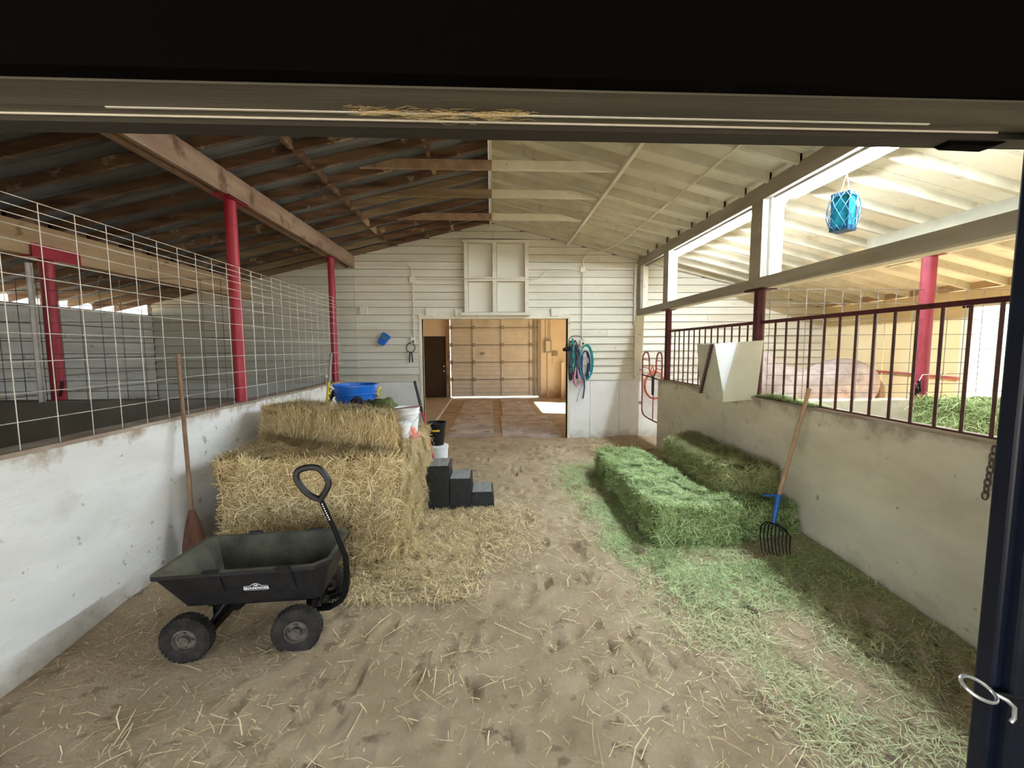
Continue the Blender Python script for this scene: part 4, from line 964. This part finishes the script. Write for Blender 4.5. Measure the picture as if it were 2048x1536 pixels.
for v in bm.verts:
    v.co = Vector((v.co.x*.24, v.co.y*.16, v.co.z*.22)); n_ = v.co.normalized(); v.co = (v.co.lerp(n_*.12, .35) + n_*noise.noise(v.co*14)*.05)*1.25 + Vector((-.02, 0, .16))
me = bpy.data.meshes.new('sack'); bm.to_mesh(me); bm.free(); me.materials.append(M_green); o = bpy.data.objects.new('sack', me); COL.objects.link(o); o.parent = t
for p in me.polygons: p.use_smooth = True
g = MB(); g.tube([(-1.08, 4.42, .93), (-1.04, 4.40, 1.02), (-1.06, 4.40, 1.07)], [.03, .035, .01], 8); g.build('tied_end', M_grey, t, smooth=True)
g = MB(); g.tube([(-1.48, 4.50, 1.17), (-1.42, 4.46, 1.205), (-1.33, 4.42, 1.17)], [.03, .045, .03], 8); o = g.build('cloth', M_purple, smooth=True); tag(o, 'dark purple cloth lying on the top straw bale before the blue tub', 'cloth')
t = thing('bucket', (-.76, 5.75, .045), 'white lidded bucket on the ground behind the black steps', 'bucket')
g = MB(); g.lathe([(.13, 0), (.145, .33), (.153, .335), (.153, .365), (.14, .372), (.0, .372)], 28, (-.76, 5.75, .045), cap=False); g.build('shell', M_whitepl, t, smooth=True)
t = thing('bucket', (-.77, 5.75, .42), 'black rubber bucket with yellow print standing on the white lidded bucket', 'bucket')
pail(t, (-.77, 5.75, .42), .10, .135, .31, M_poly, .007)
g = MB()
for i in range(9):
    a = R(-105+i*5); r = .127; g.box(-.006, .006, -.002, .002, .20, .222, Matrix.Translation((-.77+r*math.cos(a), 5.75+r*math.sin(a), .42)) @ rot('Z', a+math.pi/2))
g.build('yellow_print', M_gold, t)
t = thing('red_tool', (-.62, 4.95, .04), 'red handled tool with black grip leaning beside the stack', 'tool')
a = Vector((-.60, 4.85, .05)); b = Vector((-.875, 4.80, 1.37)); m = b.lerp(a, .27)
g = MB(); g.tube([a, m], .013, 10); g.build('handle', M_redpl, t, smooth=True)
g = MB(); g.tube([m, b], .016, 10); g.build('grip', M_blackrope, t, smooth=True)
t = thing('yellow_tool', (-2.15, 5.4, .05), 'yellow and grey fibreglass handle standing behind the straw stack', 'tool')
a = Vector((-2.2, 5.35, .05)); b = Vector((-2.03, 5.45, 1.68)); m = a.lerp(b, .78)
g = MB(); g.tube([a, m], .017, 10); g.build('handle', M_yellow, t, smooth=True)
g = MB(); g.tube([m, b], .018, 10); g.build('grip', M_lwd, t, smooth=True)
t = thing('bottle', (-2.45, 6.35, 1.225), 'small beige bottle standing on top of the left wall', 'bottle')
g = MB(); g.lathe([(.028, 0), (.03, .01), (.03, .07), (.012, .09)], 14, (-2.45, 6.35, 1.228)); g.build('body', M_cob, t, smooth=True)
g = MB(); g.lathe([(.014, .088), (.014, .12), (.008, .125)], 12, (-2.45, 6.35, 1.228)); g.build('cap', M_whitepl, t, smooth=True)

# ------------------------------------------------------------------ wooden tools
t = thing('push_broom', (-2.2, 3.27, .08), 'worn brown broom leaning on the left wall beside the straw', 'broom')
a = Vector((-2.225, 3.13, .52)); b = Vector((-2.385, 3.33, 1.70))
g = MB(); g.tube([a, b], .014, 10); g.build('handle', M_oldhandle, t, smooth=True)
g = MB(); g.tube([(-2.205, 3.11, .10), (-2.21, 3.115, .3), (-2.22, 3.125, .46), (-2.225, 3.13, .56)], [.085, .075, .045, .018], 12); g.build('bristle_head', M_brownbroom, t, smooth=True)
t = thing('pitchfork', (2.26, 3.16, .06), 'pitchfork with wooden handle and blue socket leaning on the right wall', 'pitchfork')
top = Vector((2.635, 3.36, 1.385)); soc = Vector((2.335, 3.25, .50)); low = Vector((2.295, 3.225, .34))
g = MB(); g.tube([soc, soc.lerp(top, .5), soc.lerp(top, .93), top], [.017, .015, .016, .019], 12); g.build('handle', M_handle, t, smooth=True)
g = MB(); g.tube([soc+(top-soc)*.03, soc, low, low+Vector((-.01, -.01, -.05))], [.021, .021, .016, .009], 12); g.build('socket', M_bluesteel, t, smooth=True)
g = MB(); g.tube([soc+Vector((-.14, -.02, .03)), soc+Vector((0, 0, .02))], .009, 8); g.build('cross_bolt', M_bluesteel, t)
hd_ = low+Vector((0, -.02, -.05)); axd = Vector((.72, -.5, -.22)).normalized()
for k in range(9):
    s = (k-4)/4; g = MB(); p0 = hd_+axd*s*.105+Vector((-.0, 0, .012-.03*abs(s)))
    g.tube([hd_, hd_.lerp(p0, .65)+Vector((0, 0, .008)), p0+Vector((0, 0, -.03)), p0+Vector((-.03, -.035, -.10)), p0+Vector((-.035, -.07, -.21)), p0+Vector((-.02, -.10, -.27+.02*abs(s)))], [.006, .006, .0055, .005, .004, .002], 6); g.build('tine', M_blacksteel, t, smooth=True)

# ------------------------------------------------------------------ cart
ct = thing('garden_cart', (-1.405, 2.545, 0), 'black poly dump cart with pull handle parked by the left wall', 'cart', rz=R(3))
def cm(name, g, m, **k): return g.build(name, m, ct, local=True, **k)
zr, zb_ = .525, .285
rimP = [(-.465, -.215), (-.45, -.245), (.375, -.24), (.445, -.17), (.445, .18), (.40, .245), (-.40, .245), (-.45, .20)]
botP = [(-.355, -.14), (-.335, -.175), (.355, -.175), (.385, -.14), (.385, .14), (.355, .175), (-.335, .175), (-.355, .14)]
inR = [(x*.965, y*.93) for x, y in rimP]; inB = [(x*.95, y*.93) for x, y in botP]
def zrim(x): return zr - .012*(x < -.3)
g = MB(); n = 8
vo = [(x, y, zrim(x)) for x, y in rimP]; vb = [(x, y, zb_) for x, y in botP]; lip = [(x*1.03, y*1.05, zrim(x)) for x, y in rimP]; lipd = [(x*1.03, y*1.05, zrim(x)-.028) for x, y in rimP]; vu = [(x*.995, y*.985, zrim(x)-.03) for x, y in rimP]
g.add(vu+vb+lipd+lip, [(i, n+i, n+(i+1) % n, (i+1) % n) for i in range(n)]+[tuple(n+i for i in range(n))]+[(2*n+i, i, (i+1) % n, 2*n+(i+1) % n) for i in range(n)]+[(3*n+i, 2*n+i, 2*n+(i+1) % n, 3*n+(i+1) % n) for i in range(n)])
cm('tub', g, M_poly, bevel=.012)
g = MB(); vi = [(x, y, zrim(x)) for x, y in inR]; vib = [(x, y, zb_+.015) for x, y in inB]
g.add([(x*1.03, y*1.05, zrim(x)) for x, y in rimP]+vi+vib, [(i, n+i, n+(i+1) % n, (i+1) % n) for i in range(n)]+[(n+i, 2*n+i, 2*n+(i+1) % n, n+(i+1) % n) for i in range(n)]+[tuple(2*n+i for i in range(n))])
cm('tub_lining', g, M_polydust)
for s in (-1, 1):   # raised corner pads and notches
    for x in (-.16, .22):
        g = MB(); g.hexa([(x-.05, s*.198, .38), (x+.05, s*.198, .38), (x+.05, s*.21, .38), (x-.05, s*.21, .38), (x-.04, s*.238, zr+.006), (x+.04, s*.238, zr+.006), (x+.04, s*.262, zr+.006), (x-.04, s*.262, zr+.006)]); cm('side_rib', g, M_poly)
for k in range(3):
    g = MB(); g.box(-.30+.01*k, .33, .188+.012*k, .196+.012*k, .32+.06*k, .328+.06*k); cm('inner_rib', g, M_polydust)
# chassis
g = MB(); g.box(-.30, .34, -.06, -.03, .215, .262); g.box(-.30, .34, .03, .06, .215, .262); g.box(-.26, -.22, -.2, .2, .11, .15); g.box(.26, .30, -.2, .2, .11, .15)
g.box(-.25, -.23, -.1, -.06, .13, .24); g.box(-.25, -.23, .06, .1, .13, .24); g.box(.26, .29, -.06, .06, .13, .24); cm('chassis', g, M_blacksteel)
g = MB(); g.tube([(-.26, -.17, .13), (-.18, -.10, .25)], .011, 8); cm('brace', g, M_blacksteel); g = MB(); g.tube([(-.26, .17, .13), (-.18, .10, .25)], .011, 8); cm('brace', g, M_blacksteel)
# wheels
def wheel(x, y, out, turn=0):
    e = bpy.data.objects.new('wheel', None); r = .13
    M0 = Matrix.Translation((x, y, r+.012)) @ rot('Z', R(turn)) @ rot('X', R(90))
    g = MB(); n = 36; prof = [(.06, -.03), (.085, -.038), (.115, -.038), (.127, -.026), (.131, -.01), (.131, .01), (.127, .026), (.115, .038), (.085, .038), (.06, .03)]
    g.lathe(prof+[prof[0]], n, M=M0, cap=False)
    for k in range(30):
        a = 2*math.pi*k/30
        for s in (-1, 1): g.box(.124, .1325, -.010, .010, .002 if s > 0 else -.030, .030 if s > 0 else -.002, M0 @ rot('Z', a+s*.05))
    tyre = cm('tyre', g, M_rubber, smooth=False)
    g = MB(); s = out; g.lathe([(.064, -.028*s), (.066, .030*s), (.058, .034*s), (.052, .018*s), (.028, .016*s), (.026, .038*s), (.0, .04*s)], 24, M=M0, cap=False)
    for k in range(4): g.tube([M0 @ Vector((.040*math.cos(R(90*k)), .040*math.sin(R(90*k)), .015*s)), M0 @ Vector((.040*math.cos(R(90*k)), .040*math.sin(R(90*k)), .026*s))], .006, 6)
    rim = g.build('rim', M_rim, tyre, local=True, smooth=True)
wheel(-.31, -.235, 1); wheel(.27, -.225, 1, 6); wheel(-.33, .225, -1); wheel(.30, .225, -1, 6)
# handle
W2L = (Matrix.Translation((-1.405, 2.545, 0)) @ rot('Z', R(3))).inverted()
WL = lambda *p: tuple(W2L @ Vector(p))
g = MB(); g.tube([WL(-1.12, 2.52, .14), WL(-1.0, 2.49, .165), WL(-.93, 2.49, .21), WL(-.90, 2.49, .27), WL(-.885, 2.48, .38), WL(-.882, 2.46, .50), WL(-.93, 2.45, .66), WL(-.998, 2.42, .875)], [.014, .015, .017, .018, .018, .017, .014, .014], 10); cm('pull_bar', g, M_blacksteel, smooth=True)
gp = [(-1.0, 2.42, .868), (-.968, 2.425, .915), (-.952, 2.43, .975), (-1.01, 2.43, 1.052), (-1.10, 2.41, 1.05), (-1.118, 2.40, 1.00), (-1.062, 2.405, .91)]
pp = sp([WL(*p) for p in gp]+[WL(*gp[0])], 4)[:-1]
g = MB(); g.tube(pp, .018, 6, closed=True); cm('d_grip', g, M_poly, smooth=True)
g = MB()
for k in range(8):
    q = Vector((-.93, 2.45, .66)).lerp(Vector((-.998, 2.42, .875)), .4+.065*k) + Vector((.004, -.0148, 0)); q = W2L @ q; g.box(q.x-.003, q.x+.003, q.y-.001, q.y+.001, q.z-.004, q.z+.004)
cm('print_marks', g, M_logo)
# front tow loop
g = MB(); g.tube([(.33, .0, .14), (.43, -.02, .15), (.46, .02, .17), (.44, .06, .17), (.36, .05, .15)], .012, 8); cm('hitch', g, M_blacksteel, smooth=True)
# badge on the front (camera) side
fy = lambda z: -(.175+(.235-.175)*(z-zb_)/(zr-.03-zb_))
bz = .40; by = fy(bz)-.005; ang = math.atan2(.06, zr-.03-zb_)
MBd = Matrix.Translation((.055, by-.0015, bz)) @ rot('X', R(90)+ang)
g = MB(); pl = [(-.068, -.012), (-.06, -.018), (.06, -.018), (.068, -.012), (.064, .010), (.030, .013), (.018, .024), (.0, .030), (-.018, .024), (-.030, .013), (-.064, .010)]
g.prism(pl, 2, 0, .002); g.v = [tuple(MBd @ Vector(v)) for v in g.v]; bd = cm('badge', g, M_logo)
g = MB(); g.prism([(p[0]*.955, p[1]*.86+.0003) for p in pl], 2, .002, .0028); g.v = [tuple(MBd @ Vector(v)) for v in g.v]; g.build('badge_field', M_poly, bd, local=True)
cu = bpy.data.curves.new('lettering', 'FONT'); cu.body = 'GROUNDWORK'; cu.size = .0205; cu.align_x = 'CENTER'; cu.align_y = 'CENTER'; cu.extrude = .0005; cu.offset = .0009
to = bpy.data.objects.new('lettering', cu); COL.objects.link(to)
dg = bpy.context.evaluated_depsgraph_get(); me = bpy.data.meshes.new_from_object(to.evaluated_get(dg)); bpy.data.objects.remove(to)
me.materials.clear(); me.materials.append(M_logo)
lt = bpy.data.objects.new('lettering', me); COL.objects.link(lt); lt.parent = bd; lt.matrix_local = MBd @ Matrix.Translation((0, -.003, .0035)) @ Matrix.Diagonal((.86, 1, 1, 1))
g = MB(); g.prism([(-.014, .012), (-.004, .022), (.001, .016), (.006, .024), (.016, .012)], 2, .0028, .0034); g.v = [tuple(MBd @ Vector(v)) for v in g.v]; g.build('badge_peak', M_logo, bd, local=True)

# ------------------------------------------------------------------ horse
hz = thing('horse', (4.7, 5.85, .03), 'pale roan horse standing in the back right stall, facing left', 'horse')
hx, hy = 4.7, 5.85
H = [(5.56, 0, 1.14, .06, .10), (5.48, 0, 1.16, .18, .24), (5.25, 0, 1.20, .28, .335), (4.98, 0, 1.21, .30, .355), (4.70, 0, 1.12, .29, .33), (4.45, 0, 1.10, .27, .315), (4.22, 0, 1.13, .25, .34), (4.02, 0, 1.26, .19, .30), (3.86, 0, 1.46, .13, .235), (3.70, 0, 1.62, .10, .105), (3.58, 0, 1.60, .10, .13), (3.46, 0, 1.42, .085, .11), (3.36, 0, 1.22, .06, .075)]
g = MB()
Hs = sp(H, 4); n = 20; vs = []; fs = []
for i, (x, y, z, ry, rz_) in enumerate(Hs):
    j0, j1 = Hs[max(i-1, 0)], Hs[min(i+1, len(Hs)-1)]; tx, tz = j1[0]-j0[0], j1[2]-j0[2]; L_ = math.hypot(tx, tz); tx /= L_; tz /= L_
    for k in range(n):
        a_ = 2*math.pi*k/n; u_ = ry*math.cos(a_); w_ = rz_*math.sin(a_)*(1.0 if math.sin(a_) > 0 else 1.12)
        vs.append((x-hx+(-(-tz))*w_*-1*(-1 if tx < 0 else 1)*.9, u_, z-.03+abs(tx)*w_))
for i in range(len(Hs)-1):
    for k in range(n): fs.append((i*n+k, i*n+(k+1) % n, (i+1)*n+(k+1) % n, (i+1)*n+k))
fs += [tuple(range(n))[::-1], tuple((len(Hs)-1)*n+k for k in range(n))]
g.add(vs, fs)
for s_ in (-1, 1):
    g.tube([(p[0]-hx, p[1]*s_, p[2]-.03) for p in [(5.16, .12, 1.05), (5.18, .15, .92), (5.06, .16, .76), (5.20, .16, .60), (5.36, .16, .48), (5.33, .16, .28), (5.32, .16, .12), (5.27, .16, .05)]], [.22, .19, .13, .085, .062, .045, .046, .055], 14)
    g.tube([(p[0]-hx, p[1]*s_, p[2]-.03) for p in [(4.14, .11, 1.05), (4.16, .14, .90), (4.2, .15, .72), (4.17, .15, .46), (4.17, .15, .26), (4.17, .15, .12), (4.12, .15, .05)]], [.17, .14, .09, .058, .042, .043, .055], 14)
ho = g.build('body', M_horse, hz, local=True, smooth=True)
rm = ho.modifiers.new('remesh', 'REMESH'); rm.mode = 'VOXEL'; rm.voxel_size = .022; rm.use_smooth_shade = True
sm_ = ho.modifiers.new('smooth', 'SMOOTH'); sm_.factor = .5; sm_.iterations = 10
for s in (-1, 1):
    g = MB(); g.tube([(3.63, hy+s*.06, 1.68), (3.64, hy+s*.075, 1.76), (3.65, hy+s*.07, 1.83)], [.03, .028, .004], 8); g.build('ear', M_horse, hz, smooth=True)
    g = MB(); g.lathe([(.001, -.018), (.014, -.01), (.018, 0), (.014, .01), (.001, .018)], 10, (3.52, hy+s*.088, 1.53)); g.build('eye', M_eye, hz, smooth=True)
    for (lx_, hn) in ((5.25, 0), (4.10, 1)):
        g = MB(); g.lathe([(.07, 0), (.05, .08)], 14, (lx_, hy+s*.155, .03)); g.build('hoof', M_mane, hz, smooth=True)
n = 2600; u = RNG.random(n); cx = 3.66+.46*u; cz = 1.80-.36*u**1.1
P = np.column_stack([cx, hy+RNG.normal(0, .022, n), cz-.01]); d = unit(np.column_stack([RNG.normal(.35, .3, n), RNG.normal(0, .35, n), RNG.normal(.5, .4, n)]))
o = blades('mane', P, d, np.tile([1., 0, 0], (n, 1)), RNG.uniform(.03, .08, n), np.full(n, .002), mat('mane_hair', (.26, .17, .11), (.5, .36, .25), attr=True), hz)
g = MB(); g.tube([(5.56, hy, 1.30), (5.66, hy, 1.15), (5.68, hy, .8), (5.66, hy, .4)], [.035, .05, .065, .02], 8); g.build('tail', M_mane, hz, smooth=True)
# far-wall rail and wire clamp in the right stalls
g = MB(); g.tube([(ER-.05, 5.3, 1.30), (ER-.05, 7.4, 1.36)], .02, 8); o = g.build('wall_rail', M_gatered); tag(o, 'reddish rail on the tan plywood wall behind the horse', 'rail')
t = thing('gate_latch', (4.40, 4.12, 1.33), 'dark latch with twisted wire tied to the bright red stall post', 'latch')
g = MB(); g.tube([(4.38, 4.12, 1.23), (4.36, 4.10, 1.30), (4.40, 4.12, 1.37), (4.41, 4.12, 1.27)], .016, 8, closed=True); g.build('body', M_blacksteel, t, smooth=True)
g = MB(); g.tube([(4.38, 4.10, 1.38), (4.41, 4.10, 1.44), (4.57, 4.10, 1.45), (4.62, 4.09, 1.43), (4.66, 4.09, 1.47)], .004, 6); g.build('twisted_wire', M_wire, t)

t = thing('pipe_fence', (10.5, 5.0, 0), 'pale pipe fence outside the bright stall opening', 'fence')
for z in (.5, .8, 1.1, 1.4, 1.7):
    g = MB(); g.tube([(10.5, .5, z), (10.5, 11, z)], .025, 8); g.build('pipe_rail', M_wire, t, smooth=True)
for y in (1.5, 4.5, 6.6, 8.2):
    g = MB(); g.tube([(10.5, y, -.06), (10.5, y, 1.8)], .035, 8); g.build('fence_post', M_wire, t, smooth=True)
